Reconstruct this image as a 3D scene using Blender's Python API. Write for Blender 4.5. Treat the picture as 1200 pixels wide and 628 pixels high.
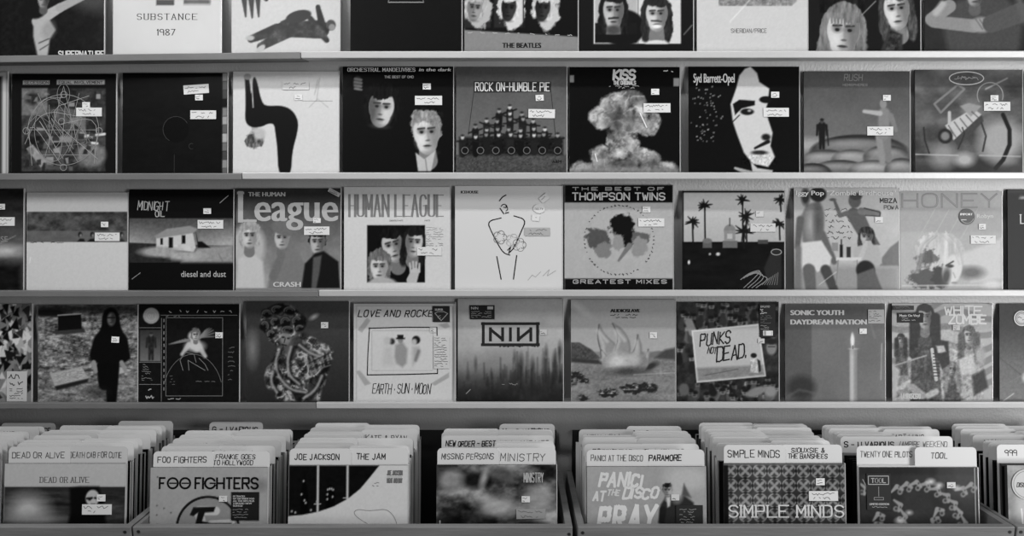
import bpy, math, random
import numpy as np
from mathutils import Vector, Matrix, Euler
for o in list(bpy.data.objects): bpy.data.objects.remove(o)
S = bpy.context.scene
COL = S.collection
RAD = math.radians
# ---------------------------------------------------------------- camera
FPX, PITCH = 887.0, RAD(9.6)
CAM = Vector((0.0, -2.23, 1.70))
cd = bpy.data.cameras.new('camera'); cam = bpy.data.objects.new('camera', cd); COL.objects.link(cam)
cd.sensor_fit = 'HORIZONTAL'; cd.sensor_width = 36.0; cd.lens = 36.0*FPX/1200.0
cam.location = CAM; cam.rotation_euler = (math.pi/2-PITCH, 0, 0); cd.clip_start = .02
S.camera = cam
# ---------------------------------------------------------------- light and exposure
w = bpy.data.worlds.new('room_air'); S.world = w; w.use_nodes = True
bg = w.node_tree.nodes['Background']; bg.inputs[0].default_value = (1, 1, 1, 1); bg.inputs[1].default_value = .10
def area(name, loc, target, sx, sy, power):
    l = bpy.data.lights.new(name, 'AREA'); l.shape = 'RECTANGLE'; l.size = sx; l.size_y = sy; l.energy = power
    o = bpy.data.objects.new(name, l); COL.objects.link(o); o.location = loc
    o.rotation_euler = (Vector(target)-Vector(loc)).to_track_quat('-Z', 'Y').to_euler()
    return o
area('shop_window_light', (3.0, -2.5, 1.50), (0.8, 0, 1.15), 1.2, 1.7, 92)      # shop window, right and behind the camera
area('tube_light', (0.15, -1.05, 2.95), (0.15, -.35, 1.3), 2.6, .10, 23)        # fluorescent tube along the wall
area('left_fill_light', (-1.5, -1.75, 2.95), (-1.0, -.2, .9), 1.0, .5, 30)  # unseen fill, added to brighten the left side and lower bins
vs = S.view_settings; vs.view_transform = 'Standard'; vs.look = 'None'; vs.gamma = 1.0; vs.use_curve_mapping = False
vs.exposure = -0.17
# ---------------------------------------------------------------- helpers
def px_ray(u, v):
    d = Vector(((u-600)/FPX, 1.0, -(v-314)/FPX))           # camera aligned with +Y
    return Matrix.Rotation(-PITCH, 3, 'X') @ d
def px_y(u, v, y):                                          # pixel -> point on the plane y = const
    d = px_ray(u, v); return CAM + d*((y-CAM.y)/d.y)
def depth(p):
    q = p-CAM; return q.y*math.cos(PITCH)-q.z*math.sin(PITCH)
def lin(g):
    c = max(0.0, min(1.0, g/255.0))
    l = c/12.92 if c <= .04045 else ((c+.055)/1.055)**2.4
    return min(.9, l*1.28)
LINT = np.array([lin(i/4) for i in range(1021)])
def mat(name, rough=.5, spec=.5, base=None, attr=False, coat=0, coat_rough=.1, bump=0, bscale=(1, 1, 1), nscale=30, detail=3, var=0, varscale=(1, 1, 1)):
    m = bpy.data.materials.new(name); m.use_nodes = True; nt = m.node_tree; b = nt.nodes['Principled BSDF']
    b.inputs['Roughness'].default_value = rough; b.inputs['Specular IOR Level'].default_value = spec
    b.inputs['Coat Weight'].default_value = coat; b.inputs['Coat Roughness'].default_value = coat_rough
    tc = nt.nodes.new('ShaderNodeTexCoord')
    def noise(sc, s, det):
        mp = nt.nodes.new('ShaderNodeMapping'); mp.inputs['Scale'].default_value = sc
        n = nt.nodes.new('ShaderNodeTexNoise'); n.inputs['Scale'].default_value = s; n.inputs['Detail'].default_value = det
        nt.links.new(tc.outputs['Object'], mp.inputs[0]); nt.links.new(mp.outputs[0], n.inputs['Vector']); return n
    if attr:
        a = nt.nodes.new('ShaderNodeAttribute'); a.attribute_name = 'tone'; nt.links.new(a.outputs['Fac'], b.inputs['Base Color'])
    elif var:
        n = noise(varscale, 6, 5); r = nt.nodes.new('ShaderNodeValToRGB')
        r.color_ramp.elements[0].position = .3; r.color_ramp.elements[1].position = .7
        r.color_ramp.elements[0].color = (*[base*(1-var)]*3, 1); r.color_ramp.elements[1].color = (*[base*(1+var)]*3, 1)
        nt.links.new(n.outputs[0], r.inputs[0]); nt.links.new(r.outputs[0], b.inputs['Base Color'])
    else:
        b.inputs['Base Color'].default_value = (base, base, base, 1)
    if bump:
        n = noise(bscale, nscale, detail); bp = nt.nodes.new('ShaderNodeBump'); bp.inputs['Strength'].default_value = bump
        bp.inputs['Distance'].default_value = .004
        nt.links.new(n.outputs[0], bp.inputs['Height'])
        nt.links.new(bp.outputs[0], b.inputs['Coat Normal' if coat else 'Normal'])
    return m
M_PRINT = mat('printed_card_in_clear_wrap', .5, .05, attr=True, coat=.09, coat_rough=.12, bump=.22, bscale=(1, 1, .45), nscale=13, detail=2)
M_PAPER = mat('paper_label', .6, .3, attr=True)
M_CARD = mat('white_plastic_divider', .45, .4, attr=True, coat=.1, coat_rough=.3)
M_SEAM = mat('clear_wrap_seam', .15, .6, base=.5)
M_WALL = mat('painted_textured_wall', .45, .9, base=.43, var=.08, varscale=(1, 1, .3), bump=.3, bscale=(1, 1, .8), nscale=150, detail=3)
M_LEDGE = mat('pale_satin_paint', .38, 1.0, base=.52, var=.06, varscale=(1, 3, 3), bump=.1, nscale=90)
M_LEDGE_D = mat('shaded_grey_paint', .5, .5, base=.17, var=.14, varscale=(1, 3, 3), bump=.15, nscale=90)  # left boards slightly darker themselves, darkened further for the light's falloff
M_BIN = mat('grey_stained_board', .5, .45, base=.19, var=.2, varscale=(.5, 4, 4), bump=.25, bscale=(.3, 3, 3), nscale=60)
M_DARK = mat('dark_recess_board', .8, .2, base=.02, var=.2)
M_FLOOR = mat('grey_floor_sheet', .7, .3, base=.08, var=.2)
M_SCREW = mat('dark_screw_metal', .4, .6, base=.02, var=.1)

def link(name, me, m, parent=None):
    o = bpy.data.objects.new(name, me); COL.objects.link(o)
    if m: me.materials.append(m)
    if parent: o.parent = parent
    return o
def empty(name, loc, label, cat, group=None, rx=0, ry=0):
    o = bpy.data.objects.new(name, None); COL.objects.link(o); o.location = loc; o.rotation_euler = (rx, ry, 0)
    o.empty_display_size = .05; o['label'] = label; o['category'] = cat
    if group: o['group'] = group
    return o
class MB:
    """collects vertices, faces and a tone per vertex for one mesh"""
    def __init__(s): s.v = []; s.f = []; s.t = []
    def add(s, vs, fs, g):
        n = len(s.v); s.v += [tuple(p) for p in vs]; s.f += [tuple(i+n for i in f) for f in fs]; s.t += [lin(g)]*len(vs)
    def box(s, a, b, g=100, front=True):
        x0, y0, z0 = a; x1, y1, z1 = b
        vs = [(x0,y0,z0),(x1,y0,z0),(x1,y1,z0),(x0,y1,z0),(x0,y0,z1),(x1,y0,z1),(x1,y1,z1),(x0,y1,z1)]
        fs = [(0,3,2,1),(4,5,6,7),(1,2,6,5),(2,3,7,6),(3,0,4,7)]
        if front: fs.append((0,1,5,4))
        s.add(vs, fs, g)
    def prism(s, pts, y0, y1, g):                                # outline in x,z (counter-clockwise seen from the front), thickness along y
        n = len(pts)
        vs = [(x, y0, z) for x, z in pts]+[(x, y1, z) for x, z in pts]
        fs = [tuple(range(n)), tuple(range(2*n-1, n-1, -1))]+[(i, i+n, (i+1) % n+n, (i+1) % n) for i in range(n)]
        s.add(vs, fs, g)
    def mesh(s, name):
        me = bpy.data.meshes.new(name); me.from_pydata(s.v, [], s.f)
        a = me.attributes.new('tone', 'FLOAT', 'POINT'); a.data.foreach_set('value', s.t); me.update(); return me
    def build(s, name, m, parent=None, bevel=0):
        o = link(name, s.mesh(name), m, parent)
        if bevel:
            b = o.modifiers.new('bevel', 'BEVEL'); b.width = bevel; b.segments = 2; b.limit_method = 'ANGLE'
        return o
# ---------------------------------------------------------------- lettering
GL = {'A': '00 26 40|12 32', 'B': '00 06|~06 26 46 43 23 03|~03 33 43 40 20 00', 'C': '~45 36 16 05 01 10 30 41', 'D': '00 06|~06 36 45 41 30 00',
 'E': '46 06 00 40|03 33', 'F': '46 06 00|03 33', 'G': '~45 36 16 05 01 10 30 41 43|43 23', 'H': '00 06|40 46|03 43', 'I': '00 06', 'J': '~36 31 20 10 01',
 'K': '00 06|46 03 40', 'L': '06 00 40', 'M': '00 06 22 46 40', 'N': '00 06 40 46', 'O': '~26 16 05 01 10 30 41 45 36 26', 'P': '00 06|~06 36 46 43 33 03',
 'Q': '~26 16 05 01 10 30 41 45 36 26|22 40', 'R': '00 06|~06 36 46 43 33 03|23 40', 'S': '~45 36 16 05 04 13 33 42 41 30 10 01', 'T': '06 46|26 20',
 'U': '~06 02 00 40 42 46', 'V': '06 20 46', 'W': '06 10 24 30 46', 'X': '00 46|06 40', 'Y': '06 23 46|23 20', 'Z': '06 46 00 40',
 '0': '~26 16 05 01 10 30 41 45 36 26', '1': '15 26 20', '2': '~05 16 36 45 44 00|00 40', '3': '~05 16 36 45 43 23|~23 43 41 30 10 01', '7': '06 46 10',
 '8': '~23 14 05 16 36 45 34 23 02 01 10 30 41 42 23', '9': '~43 33 13 04 05 16 36 45 43 40', '!': '06 02|00 01', '-': '03 33', '.': '00 01',
 '&': '~40 14 15 26 35 12 01 10 30 43', "'": '06 05', '/': '00 46', '@': '33 23 22 32|~31 10 05 36 43', '(': '~16 04 02 10', ')': '~06 14 12 00', '*': '02 03'}
WID = {'I': 0, '!': 0, '.': 0, "'": 0, '-': 3, '1': 2, '(': 1, ')': 1, '*': 0}
def chaikin(p, n=2):
    for _ in range(n):
        q = [p[0]]
        for a, b in zip(p, p[1:]):
            q += [(a[0]*.75+b[0]*.25, a[1]*.75+b[1]*.25), (a[0]*.25+b[0]*.75, a[1]*.25+b[1]*.75)]
        q.append(p[-1]); p = q
    return p
def glyph(ch):
    out = []
    for part in GL.get(ch, '').split('|'):
        if not part: continue
        sm = part[0] == '~'; pts = [(float(t[0]), float(t[1])) for t in part.strip('~').split()]
        out.append(chaikin(pts) if sm else pts)
    return out
def stroke_text(text, x, y, h, w=None, sp=1.6, jit=0, slant=0, rs=None):
    """polylines in a y-down frame; (x, y) is the left end of the base line, h the cap height, w the whole width"""
    cx, lines = 0.0, []
    for ch in text:
        if ch == ' ': cx += 3; continue
        jx, jy, js = (rs.uniform(-jit, jit), rs.uniform(-jit, jit), 1+rs.uniform(-jit, jit)*.25) if jit else (0, 0, 1)
        for p in glyph(ch.upper()):
            lines.append([(cx+jx+a*js+(rs.uniform(-jit, jit)*.5 if jit else 0), b*js+jy+(rs.uniform(-jit, jit)*.5 if jit else 0)) for a, b in p])
        cx += WID.get(ch.upper(), 4)+sp
    tot = max(cx-sp, .1); sx = (w/tot) if w else h/6*.9; sy = h/6
    return [[(x+a*sx+slant*b*sy, y-b*sy) for a, b in p] for p in lines]
def font_mesh(text):
    cu = bpy.data.curves.new('t', 'FONT'); cu.body = text; cu.size = 1; cu.resolution_u = 3
    o = bpy.data.objects.new('t', cu); COL.objects.link(o)
    me = bpy.data.meshes.new_from_object(o.evaluated_get(bpy.context.evaluated_depsgraph_get()))
    vs = [tuple(v.co[:2]) for v in me.vertices]; fs = [tuple(p.vertices) for p in me.polygons]
    bpy.data.objects.remove(o); bpy.data.curves.remove(cu); bpy.data.meshes.remove(me); return vs, fs
def seg_quads(lines, wt, contrast=1.0, disc=False):
    vs, fs = [], []
    def wid(a, b):
        dx, dy = abs(b[0]-a[0]), abs(b[1]-a[1]); k = dy/(dx+dy+1e-9)
        return wt*(contrast+(1-contrast)*k)
    for p in lines:
        for a, b in zip(p, p[1:]):
            dx, dy = b[0]-a[0], b[1]-a[1]; L = math.hypot(dx, dy)
            if L < 1e-6: continue
            ww = wid(a, b)/2; dx, dy = dx/L, dy/L; nx, ny = -dy*ww, dx*ww; ex, ey = dx*ww*.7, dy*ww*.7
            n = len(vs)
            vs += [(a[0]-ex+nx, a[1]-ey+ny), (a[0]-ex-nx, a[1]-ey-ny), (b[0]+ex-nx, b[1]+ey-ny), (b[0]+ex+nx, b[1]+ey+ny)]; fs.append((n, n+1, n+2, n+3))
        if disc:
            for a in (p[0], p[-1]):
                n = len(vs); vs += [(a[0]+wt/2*math.cos(t*math.pi/4), a[1]+wt/2*math.sin(t*math.pi/4)) for t in range(8)]; fs.append(tuple(range(n, n+8)))
    return vs, fs
# ---------------------------------------------------------------- printed pictures: tones on a fine grid of vertices
class Art:
    """a square sleeve, 100 x 100 units, x to the right and y down; tones 0-255"""
    def __init__(s, base, R=100, seed=1):
        s.R = R; t = np.linspace(0, 100, R); s.X, s.Y = np.meshgrid(t, t); s.g = np.full((R, R), float(base)); s.vec = []; s.rs = random.Random(seed)
        s.stk = []; s.base = base; s.pu = 100/(R-1)
    def mix(s, m, v):
        s.g += (v-s.g)*np.clip(m, 0, 1); return s
    def seg(s, a, b):
        ax, ay = a; dx, dy = b[0]-ax, b[1]-ay; L = dx*dx+dy*dy+1e-9
        t = np.clip(((s.X-ax)*dx+(s.Y-ay)*dy)/L, 0, 1); return np.hypot(s.X-ax-t*dx, s.Y-ay-t*dy), t
    def ellm(s, cx, cy, rx, ry, soft=1.2, ang=0):
        c, n = math.cos(RAD(ang)), math.sin(RAD(ang)); x, y = s.X-cx, s.Y-cy
        d = (np.hypot((x*c+y*n)/rx, (y*c-x*n)/ry)-1)*min(rx, ry); return np.clip(.5-d/soft, 0, 1)
    def blob(s, cx, cy, rx, ry, v, warp=1.5, soft=1.2, ang=0, a=1, cell=3, seed=5):
        X, Y = s.X, s.Y; s.X = X+(s.fbm(cell, cell, seed)-.5)*4*warp; s.Y, s_y = Y, None
        fx = s.X; s.X = X; fy = Y+(s.fbm(cell, cell, seed+1)-.5)*4*warp; s.X, s.Y = fx, fy
        m = s.ellm(cx, cy, rx, ry, soft, ang)*a; s.X, s.Y = X, Y; s.mix(m, v); return m
    def ell(s, cx, cy, rx, ry, v, soft=1.2, ang=0, a=1): s.mix(s.ellm(cx, cy, rx, ry, soft, ang)*a, v); return s
    def polym(s, pts, soft=1.2):
        ins = np.zeros_like(s.X, bool); d = np.full_like(s.X, 1e9)
        for a, b in zip(pts, pts[1:]+pts[:1]):
            d = np.minimum(d, s.seg(a, b)[0])
            if a[1] != b[1]:
                ins ^= ((a[1] > s.Y) != (b[1] > s.Y)) & (s.X < (b[0]-a[0])*(s.Y-a[1])/(b[1]-a[1])+a[0])
        return np.clip(.5+np.where(ins, d, -d)/soft, 0, 1)
    def poly(s, pts, v, soft=1.2, a=1): s.mix(s.polym(pts, soft)*a, v); return s
    def rect(s, x0, y0, x1, y1, v, soft=1.0, a=1): return s.poly([(x0, y0), (x1, y0), (x1, y1), (x0, y1)], v, soft, a)
    def limb(s, a, b, r0, r1, v, soft=1.2, k=1):
        d, t = s.seg(a, b); s.mix(np.clip(.5+(r0+(r1-r0)*t-d)/soft, 0, 1)*k, v); return s
    def line(s, pts, w, v, a=1, soft=1.0):
        m = np.zeros_like(s.X)
        for p, q in zip(pts, pts[1:]): m = np.maximum(m, np.clip(.5+(w/2-s.seg(p, q)[0])/soft, 0, 1))
        s.mix(m*a, v); return s
    def fbm(s, sx, sy, seed, oct=5):
        r = np.random.RandomState(seed); out = np.zeros_like(s.X); amp = 1; tot = 0
        for _ in range(oct):
            nx, ny = max(2, int(100/sx)+2), max(2, int(100/sy)+2); L = r.rand(ny+1, nx+1)
            fx, fy = np.minimum(s.X/sx, nx-1e-3), np.minimum(s.Y/sy, ny-1e-3); ix, iy = fx.astype(int), fy.astype(int); fx, fy = fx-ix, fy-iy
            fx, fy = fx*fx*(3-2*fx), fy*fy*(3-2*fy)
            out += amp*((L[iy, ix]*(1-fx)+L[iy, ix+1]*fx)*(1-fy)+(L[iy+1, ix]*(1-fx)+L[iy+1, ix+1]*fx)*fy); tot += amp
            amp *= .55; sx, sy = sx/2, sy/2
        return out/tot
    def noise(s, sx, sy, amp, seed=1, m=1, oct=5): s.g += (s.fbm(sx, sy, seed, oct)-.5)*2*amp*m; return s
    def vgrad(s, y0, y1, v0, v1, m=1): s.mix(m*np.ones_like(s.X), v0+(v1-v0)*np.clip((s.Y-y0)/(y1-y0), 0, 1)); return s
    def ridge(s, cell, seed, p=4): return (1-np.abs(2*s.fbm(cell, cell, seed, 4)-1))**p
    def face(s, cx, cy, rx, ry, v=150, hair=25, style='short', side=1, ang=0, contrast=70, neck=True):
        """a plain human head: hair, face, shaded side, eyes, nose, mouth"""
        c, n = math.cos(RAD(ang)), math.sin(RAD(ang)); sd = int(cx*7+cy*3) % 97
        P = lambda x, y: (cx+x*rx*c-y*ry*n, cy+x*rx*n+y*ry*c)
        e = lambda x, y, a, b, t, so=.8, k=1: s.ell(*P(x, y), a*rx, b*ry, t, so, ang, k)
        hm = np.zeros_like(s.X); W = rx*(.07 if style in ('long', 'fringe') else .15); CE = max(2.2, rx*.45)
        def h(x, y, a, b): nonlocal hm; hm = np.maximum(hm, s.blob(*P(x, y), a*rx, b*ry, hair, W, 1.2, ang, 1, CE, sd))
        if style in ('long', 'fringe'):
            h(0, -.1, 1.38, 1.2); h(-.95, .75, .5, 1.0); h(.95, .75, .5, 1.0)
        elif style == 'big': h(0, -.4, 1.4, 1.1); h(-.9, .1, .5, .8); h(.9, .1, .5, .8)
        elif style != 'bald': h(0, -.3, 1.14, .92)
        if neck: s.limb(P(0, .6), P(0, 1.35), .55*rx, .7*rx, v*.62)
        fm = np.maximum(s.ellm(*P(0, -.12), .95*rx, .88*ry, 1.2, ang), s.ellm(*P(0, .38), .74*rx, .66*ry, 1.2, ang)); s.mix(fm, v)
        sh = s.ellm(*P(.95*side, .1), .85*rx, 1.3*ry, rx*.8, ang)*fm; s.mix(sh*.85, max(10, v-contrast*1.15))
        e(-.4*side, .3, .35, .35, min(255, v*1.12), rx*.6, .7); e(-.1*side, -.5, .4, .22, min(255, v*1.1), rx*.5, .6)
        for q in (-.36, .36):
            e(q, -.16, .27, .17, v*.5, rx*.25, .85); e(q, -.1, .13, .07, v*.16, .9); s.limb(P(q-.24, -.27), P(q+.24, -.3), max(.35, .05*ry), max(.3, .04*ry), v*.3, .9)
        s.line([P(.06*side, -.1), P(.14*side, .3)], max(.8, .1*rx), v*.62, .7, rx*.15+.6); e(.06*side, .33, .16, .05, v*.4, .9, .8)
        e(0, .6, .27, .06, v*.3, .9); e(0, .7, .2, .05, v*.72, 1, .7); e(0, .98, .5, .1, v*.6, rx*.3, .6)
        if style != 'bald': h(-.2*side, -.88, .82, .32); h(.35*side, -.8, .5, .36)
        if style == 'fringe':
            for q in np.linspace(-.8, .8, 9): s.limb(P(q, -.95), P(q*.95+.06, -.28-.12*abs(math.sin(q*9))), .14*rx, .05*rx, hair)
            hm = np.maximum(hm, s.ellm(*P(0, -.6), .9*rx, .4*ry, 1, ang))
        st = s.fbm(max(1.6, rx*.16), max(2.5, rx*.5), sd+3, 3); s.g += hm*(st-.5)*(26 if hair < 40 else 70)*(1-fm*(s.Y > cy-.4*ry))
        return s
    def person(s, x, y, h, v=30, head=120, wide=1.0, arms=True):
        """a small standing figure, feet at (x, y)"""
        u = h/8.0
        s.limb((x-.45*u*wide, y), (x-.3*u, y-3.8*u), .33*u*wide, .55*u*wide, v).limb((x+.45*u*wide, y), (x+.3*u, y-3.8*u), .33*u*wide, .55*u*wide, v)
        s.limb((x, y-3.8*u), (x, y-6.2*u), .8*u*wide, 1.05*u*wide, v)
        if arms: s.limb((x-1.15*u*wide, y-6.2*u), (x-1.35*u*wide, y-3.6*u), .38*u, .27*u, v).limb((x+1.15*u*wide, y-6.2*u), (x+1.35*u*wide, y-3.6*u), .38*u, .27*u, v)
        s.ell(x, y-7.35*u, .5*u, .68*u, head); s.ell(x, y-7.75*u, .52*u, .35*u, v); return s
    # crisp lettering, laid on as thin shapes
    def t(s, text, x, y, h, g, w=None, wt=None, sp=1.6, jit=0, slant=0, contrast=1, serif=0, disc=False):
        L = stroke_text(text, x, y, h, w, sp, jit, slant, s.rs)
        if serif:
            for p in list(L):
                for a in (p[0], p[-1]):
                    if abs(a[1]-y) < .1*h or abs(a[1]-y+h) < .1*h: L.append([(a[0]-serif*h, a[1]), (a[0]+serif*h, a[1])])
        s.vec.append((*seg_quads(L, wt or h*.16, contrast, disc), g)); return s
    def b(s, text, x, y, h, g, w=None, slant=0, bold=0):
        vs, fs = font_mesh(text)
        if not vs: return s
        x0, x1 = min(v[0] for v in vs), max(v[0] for v in vs); sx = (w/(x1-x0)) if w else h/.73; sy = h/.73
        for dx in ([0] if not bold else [-bold, 0, bold]):
            s.vec.append(([(x+dx+(a-x0)*sx+slant*c*sy, y-c*sy) for a, c in vs], [tuple(reversed(f)) for f in fs], g))
        return s
    def ln(s, pts, wt, g, disc=False): s.vec.append((*seg_quads([pts], wt, 1, disc), g)); return s
    def pg(s, pts, g): s.vec.append((list(pts), [tuple(range(len(pts)))], g)); return s
    def ring(s, cx, cy, r, wt, g, n=40, a0=0, a1=360, ry=None):
        ry = ry or r; return s.ln([(cx+r*math.cos(RAD(a0+(a1-a0)*i/n)), cy+ry*math.sin(RAD(a0+(a1-a0)*i/n))) for i in range(n+1)], wt, g)
    def scrib(s, x, y, w, h, g, wt=.5):                       # a line of unreadable small writing
        pts = []; n = max(4, int(w/1.1))
        for i in range(n):
            if s.rs.random() < .16:
                if len(pts) > 1: s.vec.append((*seg_quads([pts], wt), g))
                pts = []; continue
            pts.append((x+w*i/n, y-h*s.rs.random()))
        if len(pts) > 1: s.vec.append((*seg_quads([pts], wt), g))
        return s
    # stickers are parts of their own
    def price(s, x, y, w=7.3, h=5.4, g=196, ang=0): s.stk.append(('price_sticker', x, y, w, h, g, ang, 'p')); return s
    def info(s, x, y, w=24.5, h=8.3, g=192, ang=0): s.stk.append(('info_sticker', x, y, w, h, g, ang, 'i')); return s
    def hype(s, x, y, w, h, g=12, ang=0, kind='h', name='promo_sticker', draw=None): s.stk.append((name, x, y, w, h, g, ang, draw or kind)); return s

def sticker_mesh(spec, W, rs):
    name, x, y, w, h, g, ang, kind = spec; a = Art(g, 2, rs.randint(0, 999)); k = 1.0
    if kind == 'p':
        a.scrib(w*.12, h*.45, w*.7, h*.25, 110, .45); a.scrib(w*.15, h*.88, w*.75, h*.3, 70, .55)
    elif kind == 'i':
        n = 2 if h < 9.5 else 3
        for i in range(n): a.scrib(w*(.06+.1*(i % 2)), h*(.42+.46*i/(n-1)) if n > 1 else h*.6, w*(.86-.25*(i % 2)), h*.26, 95, .5)
    elif kind == 'h':
        for i in range(int(h/3)): a.scrib(w*.08, 3+i*2.7, w*rs.uniform(.55, .85), 1.3, 150, .6)
    elif kind == 'l':
        for i in range(int(h/2.4)): a.scrib(w*.05, 2.6+i*2.3, w*rs.uniform(.6, .9), 1.1, g*.45, .5)
    elif callable(kind): kind(a, w, h)
    mb = MB(); s_ = W/100; th = .0006; c, n_ = math.cos(RAD(ang)), math.sin(RAD(ang))
    def T(px, py, yy):
        dx, dy = px-w/2, py-h/2; dx, dy = dx*c-dy*n_, dx*n_+dy*c
        return ((x+w/2+dx-50)*s_, yy, (100-(y+h/2+dy))*s_)
    if kind == 'd' or name == 'round_sticker':
        out = [(w/2+w/2*math.cos(t*math.pi/14), h/2-h/2*math.sin(t*math.pi/14)) for t in range(28)]
    else:
        out = [(0, h), (w, h), (w, 0), (0, 0)]
    n = len(out)
    mb.add([T(p, q, -.0020-th) for p, q in out]+[T(p, q, -.0017) for p, q in out],
           [tuple(range(n)), tuple(range(2*n-1, n-1, -1))]+[(i, i+n, (i+1) % n+n, (i+1) % n) for i in range(n)], g)
    for i, (vs, fs, gg) in enumerate(a.vec): mb.add([T(p, q, -.0022-th-.00004*(i % 9)) for p, q in vs], fs, gg)
    return name, mb
def build_record(name, art, W, loc, lean, label, group=None, thick=.0045, seam=True, edge=60, cat='record', ry=0):
    """one sleeved record: Empty at the middle of its lower front edge > cover, stickers, wrap seam"""
    e = empty(name, loc, label, cat, group, rx=-lean, ry=ry)
    R = art.R; s_ = W/100
    if R >= 70: art.noise(1.5, 1.5, 4.5, len(label), np.clip(art.g/60, .35, 1), 2)      # print grain
    X = (art.X.ravel()-50)*s_; Z = (100-art.Y.ravel())*s_
    n = R*R; gv = np.column_stack([X, np.zeros(n), Z])
    i = np.arange((R-1)*R).reshape(R-1, R)[:, :-1].ravel()
    quads = np.column_stack([i+R, i+R+1, i+1, i])
    tones = LINT[np.clip(art.g.ravel()*4, 0, 1020).astype(int)]
    mb = MB(); mb.v = [tuple(p) for p in gv]; mb.f = [tuple(q) for q in quads.tolist()]; mb.t = tones.tolist()
    mb.box((-W/2, 0, 0), (W/2, thick, W), edge, front=False)
    for k, (vs, fs, g) in enumerate(art.vec):
        yy = -.0003-.00005*(k % 24); off = {}
        for i, f in enumerate(fs):                              # neighbouring strokes never share one plane
            for q in f: off[q] = (i % 8)*6e-6
        mb.add([((min(100, max(0, p))-50)*s_, yy-off.get(i, 0), (100-min(100, max(0, q)))*s_) for i, (p, q) in enumerate(vs)], fs, g)
    mb.build('cover', M_PRINT, e)
    rs = random.Random(int(abs(loc[0])*1e4)+7)
    for sp in art.stk:
        nm, m2 = sticker_mesh(sp, W, rs); o = m2.build(nm, M_PAPER, e)
    if seam:
        m3 = MB(); m3.box((W/2+.0002, -.0008, 0), (W/2+.0022, thick, W+.001), 180)
        m3.build('wrap_seam', M_SEAM, e)
    return e
# ---------------------------------------------------------------- the setting
def struct(name, a, b, m):
    mb = MB(); mb.box(a, b, 100); o = mb.build(name, m); o['kind'] = 'structure'; return o
struct('wall_back', (-3.2, 0, 0), (3.2, .08, 3.1), M_WALL)
struct('floor', (-3.2, -4.2, -.05), (3.2, .08, 0), M_FLOOR)
# ---------------------------------------------------------------- picture ledges
LEAN = RAD(10.0)
LEDGE_Y = -.088
ROWV = {1: (60.0, 64.5, 59.5), 2: (202.2, 202.6, 202.0), 3: (340.0, 340.0, 340.0), 4: (471.8, 471.6, 471.4)}   # top of the lip: joint, left end, right end
ROWZ = {}
def ledge(row, x0, x1, z0, z1, label, m, joint):
    """board on the wall with an upright front lip; z0, z1 = height of the lip's top at its two ends"""
    L = x1-x0; tilt = math.atan2(z1-z0, L)
    e = empty('picture_ledge', (x0, 0, z0), label, 'ledge', 'picture ledges', ry=-tilt)
    mb = MB(); mb.box((0, -.077, -.0185), (L, 0, -.0158), 100); mb.build('ledge_board', m, e)
    mb = MB(); mb.box((0, LEDGE_Y, -.0185), (L, LEDGE_Y+.011, 0), 100); mb.build('front_lip', m, e, .002)
    return e
JOINT = {1: 352, 2: 283, 3: 373, 4: 370}
rown = {1: 'top', 2: 'second', 3: 'third', 4: 'lowest'}
for r_ in (1, 2, 3, 4):
    vj, vl, vr = ROWV[r_]; ju = JOINT[r_]
    zj = px_y(ju, vj, LEDGE_Y).z; zr = px_y(1190, vr, LEDGE_Y).z; zl = px_y(0, vl, LEDGE_Y).z
    xj, xl, xr = px_y(ju, vj, LEDGE_Y).x, -2.3, 2.3
    z_at_l = zj+(zl-zj)*(xj-xl)/(xj-px_y(0, vl, LEDGE_Y).x)
    z_at_r = zj+(zr-zj)*(xr-xj)/(px_y(1190, vr, LEDGE_Y).x-xj)
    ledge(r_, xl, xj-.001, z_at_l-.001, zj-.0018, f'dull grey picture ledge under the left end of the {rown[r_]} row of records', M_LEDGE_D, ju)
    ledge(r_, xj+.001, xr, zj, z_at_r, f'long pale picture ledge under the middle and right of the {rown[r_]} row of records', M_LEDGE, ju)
    ROWZ[r_] = lambda x, xj=xj, zj=zj, xl=xl, xr=xr, a=z_at_l, c=z_at_r: (zj-.0018+(a-zj)*(xj-x)/(xj-xl)) if x < xj else zj+(c-zj)*(x-xj)/(xr-xj)
def shelf_record(row, x0, x1, label, art, group=None, name='record', thick=.0045, seam=True, edge=60, ry=0):
    """a record leaning on the ledge; x0, x1 = its edges in the photograph"""
    W = .315
    for _ in range(4):
        yb = -(W*math.sin(LEAN)+thick+.004)
        zb = max(ROWZ[row](((x0 if q else x1)-600)/403) for q in (0, 1))-.0136
        mid = Vector((0, yb+W/2*math.sin(LEAN), zb+W/2*math.cos(LEAN)))
        d = depth(mid); W = (x1-x0)/FPX*d; xm = ((x0+x1)/2-600)/FPX*d
    W -= .0026
    return build_record(name, art, W, (xm, yb, zb), LEAN, label, group, thick, seam, edge, ry=RAD(ry))
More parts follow.
